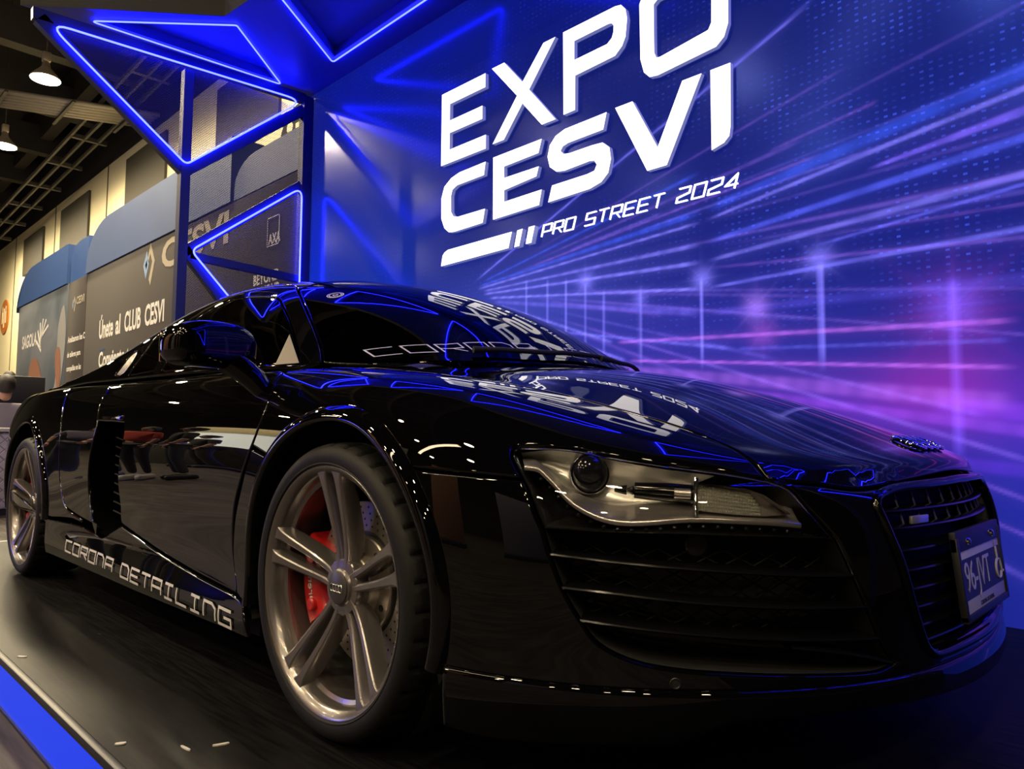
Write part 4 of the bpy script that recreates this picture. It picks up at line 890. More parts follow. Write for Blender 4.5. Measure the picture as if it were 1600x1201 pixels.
# ---- outlines of the right-hand panels, metres in car axes
FA, RA = (.005, .328), (-2.65, .333)          # wheel-arch centres (x, z)
R_ARCH = .398
HL = [(.482, -.833, .638), (.487, -.818, .645), (.532, -.782, .645), (.577, -.753, .641), (.62, -.734, .632), (.701, -.69, .618), (.796, -.624, .604), (.854, -.574, .591)]
HL_IN = [(.854, -.574, .591), (.883, -.553, .577), (.911, -.545, .546), (.933, -.526, .512), (.945, -.51, .489)]
HL_BOT = [(.945, -.51, .489), (.882, -.607, .495), (.829, -.666, .497), (.78, -.711, .499), (.724, -.756, .499), (.676, -.789, .499), (.625, -.821, .5), (.575, -.848, .502)]
HL_OUT = [(.575, -.848, .502), (.559, -.85, .529), (.537, -.848, .567), (.511, -.846, .60), (.489, -.842, .626), (.482, -.833, .638)]
HL_OUT_LO = [(.575, -.848, .502), (.559, -.85, .529), (.537, -.848, .567), (.524, -.847, .585)]
HL_OUT_HI = [(.524, -.847, .585), (.505, -.846, .606), (.489, -.842, .626), (.482, -.833, .638)]
SEAM_B = [(.272, -.931, .602), (.296, -.927, .599), (.385, -.905, .594), (.46, -.877, .589), (.524, -.847, .585)]
HOODSEAM = [(-.261, -.774, .843), (-.083, -.752, .828), (.079, -.715, .811), (.213, -.67, .79), (.32, -.62, .772), (.426, -.588, .748), (.521, -.572, .722), (.591, -.560, .704), (.65, -.553, .688), (.729, -.55, .664), (.799, -.558, .635), (.854, -.574, .591)]
HOODFRONT = [(.854, -.574, .591), (.88, -.544, .586), (.91, -.50, .581), (.939, -.452, .573), (.957, -.41, .571), (.97, -.35, .575), (.985, -.25, .581), (.995, -.12, .586), (.998, 0, .588)]
INT_R = [(.945, -.51, .489), (.963, -.484, .427), (.974, -.455, .37), (.983, -.424, .312), (.987, -.405, .286), (.993, -.385, .268)]
INT_B = [(.993, -.385, .268), (.985, -.415, .262), (.972, -.452, .261), (.924, -.546, .267), (.87, -.622, .272), (.82, -.678, .276), (.763, -.731, .281), (.709, -.773, .292), (.663, -.805, .316), (.638, -.821, .351), (.611, -.836, .401), (.591, -.845, .455), (.575, -.848, .502)]
DOORF = [(-.393, -.853, .812), (-.357, -.878, .783), (-.333, -.913, .726), (-.344, -.925, .677), (-.365, -.923, .628)]
DOORF2 = [(-.365, -.923, .628), (-.422, -.905, .526), (-.471, -.891, .432), (-.484, -.888, .333), (-.439, -.91, .247)]
DOORBOT = S3([(-.439, .247), (-.699, .263), (-1.021, .294), (-1.368, .345)])
INTAKE_R = S3([(-1.368, .345), (-1.379, .371), (-1.376, .401), (-1.385, .441), (-1.395, .505), (-1.374, .59), (-1.35, .658), (-1.374, .701)])
INTAKE_T = S3([(-1.374, .701), (-1.515, .707), (-1.664, .711)])
INTAKE_L = S3([(-1.664, .711), (-1.662, .657), (-1.70, .575), (-1.722, .496), (-1.716, .409), (-1.678, .338), (-1.632, .297)])
INTAKE_B = S3([(-1.632, .297), (-1.565, .287), (-1.514, .296), (-1.456, .317), (-1.40, .335), (-1.368, .345)])
DOORREAR = [(-1.664, -.923, .711), (-1.702, -.91, .751), (-1.749, -.887, .791), (-1.798, -.855, .832), (-1.901, -.797, .876)]
DOORTOP = [(-1.901, -.797, .876), (-1.644, -.790, .873), (-1.3, -.788, .868), (-1.0, -.790, .864), (-.756, -.798, .856), (-.48, -.808, .846), (-.41, -.82, .838)]
BLADE_R = [(-1.632, -.897, .297), (-1.812, -.903, .316), (-1.946, -.909, .336), (-2.009, -.913, .357), (-2.055, -.918, .415), (-2.076, -.925, .476), (-2.083, -.934, .548), (-2.083, -.939, .615), (-2.097, -.936, .683), (-2.164, -.916, .752), (-2.262, -.886, .806), (-2.341, -.858, .844), (-2.45, -.806, .882)]

def mb_mirror(o): return mirror_copy(o, car)
# ---- bonnet
hood_back = [(-.261, -.774, .843), (-.20, -.66, .85), (-.03, -.42, .86), (.045, -.2, .865), (.06, 0, .867)]
half = HOODSEAM, HOODFRONT
segs = [HOODSEAM, HOODFRONT + mir(HOODFRONT)[::-1][1:], mir(HOODSEAM)[::-1], mir(hood_back) + hood_back[::-1][1:]]
bonnet = emit('bonnet', panel(BODY, 'W', segs, step=.02), PAINT, car)
# ---- front wings, rocker ends, doors, side blades, quarters, sills
emit('front_fender', panel(BODY, 'O', [HOODSEAM, HL[::-1], HL_OUT_HI[::-1], SEAM_B[::-1], arc3(*FA, R_ARCH, 44, 135), [arc3(*FA, R_ARCH, 135, 136, 1)[0], DOORF[-1]], DOORF[::-1], [DOORF[0], (-.40, -.825, .838), (-.36, -.80, .845), HOODSEAM[0]]]), PAINT, car, True)
emit('fender_rocker_end', panel(BODY, 'S', [DOORF2, [DOORF2[-1], S3([(-.385, .232)])[0]], arc3(*FA, R_ARCH, 195, 135), [arc3(*FA, R_ARCH, 135, 136, 1)[0], DOORF2[0]]]), PAINT, car, True)
doors = emit('door', panel(BODY, 'O', [DOORF + DOORF2[1:], DOORBOT, INTAKE_R, INTAKE_T, DOORREAR, DOORTOP, [DOORTOP[-1], DOORF[0]]]), PAINT, car, True)
emit('side_blade', panel(BODY, 'O', [INTAKE_L, BLADE_R, [BLADE_R[-1], (-2.2, -.80, .88), DOORREAR[-1]], DOORREAR[::-1]]), PAINT, car, True)
q_bot = S3([(-2.262, .30), (-1.95, .318), (-1.812, .312)])
emit('rear_quarter', panel(BODY, 'O', [BLADE_R[1:], [BLADE_R[-1], (-2.7, -.80, .888), (-3.0, -.80, .883)], [(-3.0, -.80, .883), (-3.06, -.86, .81), (-3.08, -.915, .69)], [(-3.08, -.915, .69), (-3.09, -.93, .50), (-3.10, -.92, .38)], [(-3.10, -.92, .38)] + arc3(*RA, .41, -8, 0, 1)[:1], arc3(*RA, .41, -6, 186), q_bot]), PAINT, car, True)
sill_t = S3([(-.383, .228), (-.439, .243), (-.699, .259), (-1.021, .290), (-1.368, .341), (-1.40, .331), (-1.456, .313), (-1.514, .292), (-1.565, .283), (-1.638, .291), (-1.85, .303), (-2.245, .298)])
sills = emit('side_sill', panel(BODY, 'S', [sill_t[:5], sill_t[4:10], sill_t[9:], S3([(-2.245, .298), (-2.235, .15)]), S3([(-2.235, .15), (-1.2, .145), (-.345, .15)]), S3([(-.345, .15), (-.383, .228)])], off=.002), PAINT, car, True)
# ---- front bumper and lip in one sweep from arch to arch
arch_f = arc3(*FA, R_ARCH, -15, 43.5)[::-1]
LEDGE = [(.392, -.925, .244), (.497, -.89, .243), (.651, -.816, .242), (.764, -.733, .243), (.861, -.637, .244), (.95, -.503, .244), (1.012, -.33, .242), (1.045, -.121, .241), (1.05, 0, .241)]
right = [HOODFRONT[::-1], HL_IN, INT_R, INT_B, HL_OUT_LO, SEAM_B[::-1], arch_f, [arch_f[-1], LEDGE[0]]]
left = [mir(s)[::-1] for s in right[::-1]]
GR = [(1.004, 0, .578), (1.003, -.149, .575), (.984, -.287, .572), (.974, -.352, .566), (.972, -.385, .558), (.973, -.397, .548), (.977, -.402, .538), (.993, -.392, .489), (1.003, -.374, .446), (1.01, -.342, .369), (1.013, -.313, .314), (1.016, -.293, .283), (1.019, -.272, .269), (1.025, -.245, .263), (1.04, -.12, .262), (1.045, 0, .262)]
gr_loop = GR + mir(GR)[::-1][1:-1]
bumper = emit('front_bumper', panel(BODY, 'C', right + [LEDGE + mir(LEDGE)[::-1][1:]] + left, holes=[[gr_loop + gr_loop[:1]]], step=.018), PAINT, car)
LIPB = [(.385, -.914, .135), (.475, -.886, .128), (.573, -.843, .135), (.643, -.805, .14), (.759, -.724, .15), (.798, -.702, .172), (.835, -.671, .19), (.872, -.628, .198), (.966, -.476, .2), (1.023, -.308, .192), (1.05, -.12, .185), (1.055, 0, .183)]
lip_t = [(x, y, z + .006) for x, y, z in LEDGE]
emit('front_lip', panel(BODY, 'C', [lip_t + mir(lip_t)[::-1][1:], [mir(lip_t)[0], mir(LIPB)[0]], mir(LIPB)[:5], mir(LIPB)[4:8], mir(LIPB)[7:] + LIPB[::-1][1:5], LIPB[4:8][::-1], LIPB[:5][::-1], [LIPB[0], lip_t[0]]], step=.018, off=.006, depth=.03, roll=.012), PAINT, car)
# ---- wheel-arch lips and liners
def arch_lip(c, R, a0, a1, n=64):
    prof = [(R - .032, -.040), (R - .033, .004), (R - .030, .010), (R - .022, .0135), (R - .012, .0135), (R - .004, .009), (R + .003, .0015), (R + .006, -.006)]
    V, F, p = [], [], len(prof)
    for i in range(n + 1):
        a = math.radians(a0 + (a1 - a0) * i / n)
        for r, h in prof:
            q, nn = lift((c[0] + r * math.cos(a), c[1] + r * math.sin(a)), 'S', BODY)
            V.append(q + Vector((0, -1, 0)) * h)
    for i in range(n):
        for k in range(p - 1): F.append((i * p + k, i * p + k + 1, (i + 1) * p + k + 1, (i + 1) * p + k))
    return V, F
for c, R, a0, a1 in ((FA, R_ARCH, -14, 195), (RA, .41, -6, 187)):
    m_ = MB().add(*arch_lip(c, R, a0, a1)); o = m_.build('wheel_arch_lip', PAINT, car, angle=60); mb_mirror(o)
    ln = MB().lathe([(R - .012, 0), (R - .012, .36)], 40, Matrix.Translation((c[0], -.915, c[1])) @ Matrix.Rotation(math.radians(-90), 4, 'X'), a0=math.radians(-200), a1=math.radians(20))
    ln.lathe([(R - .012, .36), (.02, .36)], 40, Matrix.Translation((c[0], -.915, c[1])) @ Matrix.Rotation(math.radians(-90), 4, 'X'), a0=math.radians(-200), a1=math.radians(20))
    o = ln.build('wheel_liner', MATTBLK, car); mb_mirror(o)
# ---- underbody
ub = MB().box((-3.3, -.62, .12), (.72, .62, .20)); ub.box((-2.22, -.86, .13), (-.42, .86, .19)); ub.box((.42, -.5, .16), (.72, .5, .2))
ub.build('underbody', MATTBLK, car)
# ---- rear end and deck cut straight from the master surface
def cut(surf, keep, name, m, shrink=0.0):
    T = [f for f in surf.F if all(keep(surf.V[i]) for i in f)]; used = sorted({i for f in T for i in f}); mp = {i: k for k, i in enumerate(used)}
    return obj(name, [surf.V[i] - Vector(surf.N[i]) * shrink for i in used], [tuple(mp[i] for i in f) for f in T], m, car, normals=[surf.N[i] for i in used])
cut(BODY, lambda v: v.x < -3.06 or (v.x < -2.95 and abs(v.y) < .79 and v.z > .85), 'rear_bumper', PAINT)
cut(BODY, lambda v: -.75 < v.x < .10 and v.z > .80 and abs(v.y) < .76, 'cowl', SATINBLK, .012)
cut(BODY, lambda v: -3.0 < v.x < .30 and v.z > .70 and abs(v.y) < .80, 'body_shell', MATTBLK, .03)
# ---- greenhouse
WS_E = [(-.405, -.705, .872), (-.48, -.669, .927), (-.615, -.62, 1.014), (-.803, -.551, 1.123), (-.921, -.503, 1.18)]
WS_B = [(.012, 0, .882), (-.004, -.2, .881), (-.075, -.42, .876), (-.225, -.60, .868), (-.33, -.67, .866), (-.405, -.705, .872)]
WS_H = [(-.921, -.503, 1.18), (-.958, -.40, 1.222), (-.96, -.30, 1.249), (-.945, -.15, 1.267), (-.94, 0, 1.27)]
ws = emit('windscreen', panel(CABIN, 'W', [WS_B, WS_E, WS_H + mir(WS_H)[::-1][1:], mir(WS_E)[::-1], mir(WS_B)[::-1]], step=.025, depth=.006, off=-.002), GLASS_W, car)
RAIL = [(-.921, -.503, 1.18), (-1.0, -.47, 1.212), (-1.15, -.462, 1.237), (-1.3, -.462, 1.248), (-1.65, -.472, 1.225), (-2.05, -.50, 1.125), (-2.5, -.52, 1.015), (-3.08, -.53, .92)]
emit('roof', panel(CABIN, 'H', [WS_H[::-1] + [], RAIL[:6], [RAIL[5]] + mir(RAIL)[5:6], mir(RAIL)[:6][::-1], mir(WS_H)], step=.025), PAINT, car)
emit('engine_cover', panel(CABIN, 'H', [RAIL[5:], [RAIL[-1], mir(RAIL)[-1]], mir(RAIL)[5:][::-1], [mir(RAIL)[5], RAIL[5]]], step=.03), GLOSSBLK, car)
WIN = [[(-.462, -.748, .868), (-.545, -.708, .927), (-.708, -.645, 1.03), (-.868, -.593, 1.115)], [(-.868, -.593, 1.115), (-.915, -.578, 1.138), (-.97, -.570, 1.153), (-1.063, -.572, 1.166), (-1.203, -.582, 1.178), (-1.295, -.602, 1.17), (-1.36, -.642, 1.135), (-1.416, -.679, 1.094)], [(-1.416, -.679, 1.094), (-1.414, -.706, 1.056), (-1.416, -.749, .971), (-1.434, -.776, .898)], [(-1.434, -.776, .898), (-1.2, -.778, .894), (-.8, -.778, .884), (-.58, -.766, .874), (-.462, -.748, .868)]]
WIN2 = [[(-1.80, -.774, .905), (-1.766, -.755, .955), (-1.734, -.731, 1.01), (-1.718, -.686, 1.075), (-1.60, -.688, 1.08), (-1.53, -.693, 1.075)], [(-1.53, -.693, 1.075), (-1.511, -.727, 1.02), (-1.515, -.75, .969), (-1.53, -.773, .908)], [(-1.53, -.773, .908), (-1.80, -.774, .905)]]
VENT = [[(-1.985, -.765, .918), (-1.951, -.753, .953), (-1.914, -.73, 1.0), (-1.865, -.722, 1.018)], [(-1.865, -.722, 1.018), (-1.835, -.742, .978), (-1.87, -.762, .93), (-1.93, -.770, .912)], [(-1.93, -.770, .912), (-1.985, -.765, .918)]]
BELT = [(-3.05, -.765, .885), (-2.5, -.768, .902), (-2.05, -.775, .895), (-1.65, -.78, .887), (-1.3, -.785, .881), (-1.03, -.786, .875), (-.80, -.784, .869), (-.60, -.774, .863), (-.44, -.748, .855)]
emit('roof_side_frame', panel(CABIN, 'O', [WS_E, RAIL, [RAIL[-1], BELT[0]], BELT, [BELT[-1], WS_E[0]]], holes=[WIN, WIN2, VENT], step=.02), PAINT, car, True)
wins = emit('side_window', panel(CABIN, 'O', WIN, step=.025, depth=.004, gap=.001, off=-.005), GLASS_S, car, True)
emit('quarter_window', panel(CABIN, 'O', WIN2, step=.025, depth=.004, gap=.001, off=-.004), GLASS_S, car, True)
emit('pillar_vent', panel(CABIN, 'O', VENT, step=.02, depth=.004, gap=.001, off=-.003), SILVER, car, True)
# ------------------------------------------------------------------ wheels
def spoke_geo(sgn):
    st = [(.040, .013, -.040, .020, .02), (.070, .016, -.041, .021, .036), (.105, .0195, -.037, .021, .044), (.150, .0235, -.028, .022, .044), (.200, .027, -.017, .025, .040), (.236, .0295, -.009, .030, .032), (.252, .031, -.006, .039, .026), (.262, .032, -.005, .054, .022)]
    st = crom(st, 3); V, F = [], []
    for r, o, z, w, d in st:
        o *= sgn
        sec = [(-w * .62, -d), (-w / 2, -.009), (-w / 2 + .0025, -.002), (-w / 2 + .006, 0), (w / 2 - .006, 0), (w / 2 - .0025, -.002), (w / 2, -.009), (w * .62, -d)]
        for a, b in sec: V.append(Vector((o + a, r, z + b)))
    n = 8
    for i in range(len(st) - 1):
        for k in range(n - 1): F.append((i * n + k, i * n + k + 1, (i + 1) * n + k + 1, (i + 1) * n + k))
        F.append((i * n + n - 1, i * n, (i + 1) * n, (i + 1) * n + n - 1))
    return V, F
def ring_torus(R, r, M, n=28, k=8):
    return MB().lathe([(R + r * math.cos(2 * math.pi * i / k), r * math.sin(2 * math.pi * i / k)) for i in range(k + 1)], n, M)
def tyre_mesh():
    prof = [(.2625, -.012), (.2705, -.001), (.2735, .005), (.276, .0065), (.278, .0055), (.288, .0085), (.300, .0065), (.308, .002), (.3135, -.004)]
    tread = [(.3185, -.013), (.3215, -.024), (.3228, -.040), (.3228, -.058), (.3158, -.0585), (.3158, -.067), (.3232, -.0675), (.3235, -.095), (.3165, -.0955), (.3165, -.104), (.3235, -.1045), (.3235, -.132), (.3165, -.1325), (.3165, -.141), (.3232, -.1415), (.3225, -.18), (.3185, -.215), (.305, -.232), (.28, -.236), (.25, -.225)]
    P = prof + tread; n = 216; V, F, p = [], [], len(P)
    for i in range(n):
        a = 2 * math.pi * i / n; notch = i % 6 == 0
        for j, (r, h) in enumerate(P):
            if notch and len(prof) <= j <= len(prof) + 2: r -= .006
            V.append(Vector((r * math.cos(a + (.0 if j < 12 else .02)), r * math.sin(a + (.0 if j < 12 else .02)), h)))
    for i in range(n):
        k = (i + 1) % n
        for q in range(p - 1): F.append((i * p + q, k * p + q, k * p + q + 1, i * p + q + 1))
    return MB().add(V, F)
W_RIGHT = Matrix(((1, 0, 0, 0), (0, 0, -1, 0), (0, 1, 0, 0), (0, 0, 0, 1)))
W_LEFT = Matrix(((-1, 0, 0, 0), (0, 0, 1, 0), (0, 1, 0, 0), (0, 0, 0, 1)))
def make_wheel():
    rim = MB().lathe([(.262, -.20), (.250, -.19), (.247, -.12), (.243, -.075), (.2455, -.05), (.2375, -.047), (.2375, -.040), (.2465, -.035), (.2505, -.016), (.2545, -.008), (.2605, -.0045), (.2655, .0015), (.2705, .0030), (.2735, .001), (.2735, -.01)], 120)
    w = rim.build('wheel', BRONZE, car, angle=35); w['label'] = 'bronze-grey twin-spoke alloy wheel'
    tyre_mesh().build('tyre', RUBBER, w, angle=32)
    for k in range(5):
        for s in (-1, 1):
            V, F = spoke_geo(s); M = Matrix.Rotation(2 * math.pi * k / 5 + .03, 4, 'Z')
            MB().add([M @ v for v in V], F).build('spoke', BRONZE, w, angle=28)
    hub = MB().lathe([(.062, -.085), (.064, -.05), (.060, -.042), (.042, -.040), (.040, -.036), (.0365, -.034)], 60); hub.build('hub', BRONZE, w, angle=30)
    cap = MB().lathe([(.0365, -.04), (.0365, -.031), (.034, -.0295), (.0005, -.0275)], 48).build('centre_cap', mat('dark_cap', (.10, .095, .10), .35, .6) if 'dark_cap' not in bpy.data.materials else bpy.data.materials['dark_cap'], w, angle=40)
    rg = MB()
    for i in range(4): rg.add(*(lambda t: (t.V, t.F))(ring_torus(.0078, .0012, Matrix.Translation(((i - 1.5) * .0112, 0, -.0275)), 20, 6)))
    rg.build('ring_emblem', CHROME, w, smooth=True)
    for k in range(5):
        a = 2 * math.pi * (k + .5) / 5 + math.pi / 2 + .03
        M = Matrix.Translation((.054 * math.cos(a), .054 * math.sin(a), -.05))
        lb = MB().lathe([(.0095, -.01), (.0095, .004), (.008, .006), (.0055, .006), (.0055, -.002), (.0005, -.002)], 18, M); lb.build('lug_bolt', STEEL, w, angle=30)
    MB().lathe([(.0135, -.012), (.0135, .0)], 5, Matrix.Translation((.09, .235, -.045)) @ Matrix.Rotation(1.2, 4, 'Y') @ Matrix.Scale(.25, 4)).build('valve_stem', SATINBLK, w)
    dz = -.105
    d = MB().lathe([(.118, dz - .03), (.186, dz - .03), (.187, dz - .028), (.187, dz - .002), (.186, dz), (.121, dz), (.118, dz - .002), (.118, dz - .03)], 72).build('brake_disc', STEEL, w, angle=30)
    dr = MB()
    for k in range(36):
        for j, rr in enumerate((.132, .146, .160, .174)):
            a = 2 * math.pi * k / 36 + j * .045
            dr.lathe([(.0028, dz - .004), (.0028, dz + .0006), (.0002, dz + .0006)], 8, Matrix.Translation((rr * math.cos(a), rr * math.sin(a), 0)))
    dr.build('drill_hole', MATTBLK, w); bpy.data.objects[w.children[-1].name]['kind'] = 'stuff'
    MB().lathe([(.119, dz - .02), (.119, dz - .004), (.112, dz - .002), (.108, dz - .004)], 60).build('carrier_ring', SATINBLK, w, angle=30)
    MB().lathe([(.109, dz - .01), (.109, dz + .006), (.106, dz + .009), (.072, dz + .012), (.066, dz + .03), (.060, dz + .034)], 60).build('disc_hat', ALU, w, angle=30)
    for k in range(9):
        a = 2 * math.pi * k / 9 + .2
        MB().lathe([(.0075, dz + .004), (.0075, dz + .0118), (.0004, dz + .0118)], 14, Matrix.Translation((.088 * math.cos(a), .088 * math.sin(a), 0))).build('hat_hole', MATTBLK, w)
    return w
def make_caliper():
    dz = -.105; pr = []
    for r, h in ((.125, dz - .05), (.205, dz - .05), (.212, dz - .04), (.212, dz + .028), (.206, dz + .038), (.196, dz + .042), (.140, dz + .042), (.130, dz + .036), (.125, dz + .026), (.125, dz - .05)): pr.append((r, h))
    a0, a1 = math.radians(152), math.radians(214); m = MB().lathe(pr, 28, a0=a0, a1=a1)
    for a in (a0, a1):
        k = len(m.V); m.V += [Vector((r * math.cos(a), r * math.sin(a), h)) for r, h in pr[:-1]]; m.F.append(list(range(k, k + len(pr) - 1)))
    for a in (math.radians(163), math.radians(203)): m.lathe([(.016, dz + .03), (.016, dz + .050), (.012, dz + .053), (.0005, dz + .053)], 20, Matrix.Translation((.166 * math.cos(a), .166 * math.sin(a), 0)))
    c = m.build('brake_caliper', REDCAL, car, angle=35); c['label'] = 'red brake caliper with white lettering'
    V, F = text_geo('brembo', .034, .0006); R = .168; VV = []
    for v in V:
        a = math.radians(183) - (v.x) / R; r = R - (v.y)
        VV.append(Vector((r * math.cos(a), r * math.sin(a), dz + .0432 + v.z)))
    MB().add(VV, F).build('lettering', WHITEP, c); return c
wheel0 = make_wheel(); cal0 = make_caliper()
for i, (x, y, z, M) in enumerate(((0, -.925, .3235, W_RIGHT), (0, .925, .3235, W_LEFT), (-2.65, -.94, .3235, W_RIGHT), (-2.65, .94, .3235, W_LEFT))):
    for src in (wheel0, cal0):
        c = src if i == 0 else copy_tree(src, car)
        c.matrix_local = Matrix.Translation((x, y, z)) @ M
        if i % 2 and src is cal0:
            c.matrix_local = Matrix.Translation((x, y, z)) @ M @ Matrix.Rotation(math.pi, 4, 'Z')
# ------------------------------------------------------------------ headlights
HD = Vector((-.74, .66, -.05)).normalized()
def hl(p, d): return Vector(p) + HD * d
hl_segs = [HL, HL_IN, HL_BOT, HL_OUT]
lens = emit('headlight', panel(BODY, 'C', hl_segs, step=.016, depth=.006, gap=.003), LENS, car, True)
lens[0]['label'] = lens[1]['label'] = 'clear swept-back headlight with projector lens'
def loop3(segs, step=.012):
    return [Vector(lift((q[0] / .8, q[1]), 'C', BODY)[0]) for q in outline(segs, 'C', step)]
ring = loop3(hl_segs); cen = sum(ring, Vector()) / len(ring)
def both(build):
    """Build a right-hand part under the right headlight and its twin under the left."""
    o = build(); c = mirror_copy(o, None); o.parent = lens[0]; c.parent = lens[1]; return o
def housing():
    n = len(ring); lay = []
    for d, s in ((.005, .985), (.03, .97), (.075, .90), (.10, .72)): lay.append([cen + (p - cen) * s + HD * d for p in ring])
    V = [v for L in lay for v in L]; F = []
    for a in range(3):
        for k in range(n): F.append((a * n + k, a * n + (k + 1) % n, (a + 1) * n + (k + 1) % n, (a + 1) * n + k))
    F.append(tuple(3 * n + k for k in range(n))); return MB().add(V, F).build('lamp_housing', HLDARK, None, angle=50)
both(housing)
SW = crom([(.519, -.837, .607), (.541, -.826, .604), (.559, -.823, .592), (.581, -.82, .574), (.602, -.817, .555), (.623, -.81, .540), (.649, -.799, .527), (.674, -.786, .519), (.701, -.768, .516), (.731, -.746, .518), (.771, -.711, .523), (.803, -.683, .524), (.842, -.646, .522), (.882, -.60, .519), (.912, -.56, .514)], 4)
def swoosh():
    V, F = [], []; n = len(SW)
    for i, p in enumerate(SW):
        t = i / (n - 1); h = .010 + .012 * min(1, t * 2.2); e = Vector((0, 0, 1))
        base = hl(p, .016)
        for d, z in ((0, -.006), (-.002, -.001), (0, .003), (.010, .006), (.034, h + .004), (.07, h + .010)): V.append(base + HD * d + e * z)
    for i in range(n - 1):
        for k in range(5): F.append((i * 6 + k, i * 6 + k + 1, (i + 1) * 6 + k + 1, (i + 1) * 6 + k))
    return MB().add(V, F).build('bezel_trim', SILVER, None, angle=60)
both(swoosh)
def bowl():   # pale reflector shell above the trim, from the outer tip to the signal lamp
    V, F, n = [], [], len(SW); cols = 7
    top = crom([(.50, -.825, .632), (.535, -.79, .637), (.577, -.762, .633), (.62, -.74, .624), (.66, -.72, .616), (.701, -.70, .609), (.745, -.668, .602), (.79, -.635, .595)], 6)
    S = resample(SW[3:int(n * .62)], .006); T = resample(top, .006); m = min(len(S), len(T)); S = resample(S, 1e9 if m < 2 else math.dist(S[0], S[0]) + 1e-9) if False else S
    S = [S[int(i * (len(S) - 1) / 39)] for i in range(40)]; T = [T[int(i * (len(T) - 1) / 39)] for i in range(40)]
    for i in range(40):
        a, b = hl(S[i], .045), hl(T[i], .012)
        for k in range(cols):
            t = k / (cols - 1); V.append(a.lerp(b, t) + HD * (.045 * math.sin(math.pi * t) ** .8))
    for i in range(39):
        for k in range(cols - 1): F.append((i * cols + k, i * cols + k + 1, (i + 1) * cols + k + 1, (i + 1) * cols + k))
    return MB().add(V, F).build('reflector', REFLECT, None, angle=70)
both(bowl)
PJ = hl((.627, -.774, .597), .042)
PJM = Matrix.Translation(PJ) @ Vector((.80, -.60, .03)).to_track_quat('Z', 'Y').to_matrix().to_4x4()
both(lambda: MB().lathe([(.034 * math.cos(a), .020 * math.sin(a)) for a in [i * math.pi / 2 / 9 for i in range(9)]] + [(.0002, .020)], 40, PJM).build('projector_lens', mat('projector_glass', (.01, .01, .014), .04, 0, 1.0) if 'projector_glass' not in bpy.data.materials else bpy.data.materials['projector_glass'], None, angle=60))
both(lambda: MB().lathe([(.034, -.03), (.0375, -.004), (.038, .002), (.036, .004), (.034, .001)], 40, PJM).build('projector_ring', CHROME, None, angle=60))
def barrel():
    m = MB(); p = [hl(q, .032) for q in ((.700, -.742, .570), (.745, -.712, .567), (.770, -.692, .565), (.786, -.681, .563))]
    m.tube(p, [.014, .0165, .0165, .017], 20); m.tube([hl((.672, -.762, .571), .034), hl((.69, -.75, .570), .034)], [.005, .009], 14); return m.build('lamp_barrel', GLOSSBLK, None, angle=40)
both(barrel)
both(lambda: MB().tube([hl((.689, -.751, .570), .026), hl((.697, -.746, .570), .026), hl((.705, -.740, .5695), .026)], [.003, .0085, .004], 10).build('bulb_tip', CHROME, None, angle=20))
both(lambda: MB().tube([hl((.752, -.706, .566), .013), hl((.774, -.690, .565), .013)], .009, 16).build('bulb_collar', SILVER, None, angle=40))
SIG = [(.779, -.672, .584), (.808, -.648, .580), (.84, -.62, .575), (.865, -.598, .564), (.884, -.585, .548), (.9, -.572, .532), (.87, -.611, .529), (.833, -.651, .532), (.787, -.690, .538)]
def signal_body():
    n = len(SIG); V = [hl(p, .016) for p in SIG] + [hl(p, .05) for p in SIG]; F = [tuple(range(n, 2 * n))] + [(i, (i + 1) % n, n + (i + 1) % n, n + i) for i in range(n)]
    return MB().add(V, F).build('signal_frame', SILVER, None)
both(signal_body)
def signal_cells():   # faceted prism plate of the turn signal
    m = MB(); a, b, c, d = (Vector(SIG[8]), Vector(SIG[6]), Vector(SIG[3]), Vector(SIG[0])); nu, nv = 26, 7
    def P(u, v): return (a.lerp(b, u)).lerp(d.lerp(c, u), v)
    for i in range(nu):
        for j in range(nv):
            if i > nu * .80 and j > nv * (1 - (i / nu - .80) * 4): continue
            q = [hl(P((i + di) / nu, (j + dj) / nv), .030) for di, dj in ((0, 0), (1, 0), (1, 1), (0, 1))]
            ce = sum(q, Vector()) / 4 - HD * .006; k = len(m.V); m.V += q + [ce]; m.F += [[k, k + 1, k + 4], [k + 1, k + 2, k + 4], [k + 2, k + 3, k + 4], [k + 3, k, k + 4]]
    return m.build('prism_plate', REFLECT, None)
both(signal_cells)
def divider():
    m = MB(); m.tube([hl((.778, -.676, .592), .016), hl((.782, -.686, .56), .014), hl((.788, -.694, .528), .014)], .0045, 10); return m.build('chrome_divider', CHROME, None, angle=60)
both(divider)
def leds():
    m = MB()
    pts = resample([(x, y, z - .014) for x, y, z in SW[6:]], .024)
    for p in pts: m.lathe([(.0045, 0), (.0045, .003), (.003, .0045), (.0002, .005)], 10, Matrix.Translation(hl(p, .02)) @ Vector((.74, -.66, .1)).to_track_quat('Z', 'Y').to_matrix().to_4x4())
    return m.build('led_row', GLOSSBLK, None, angle=60)
both(leds)
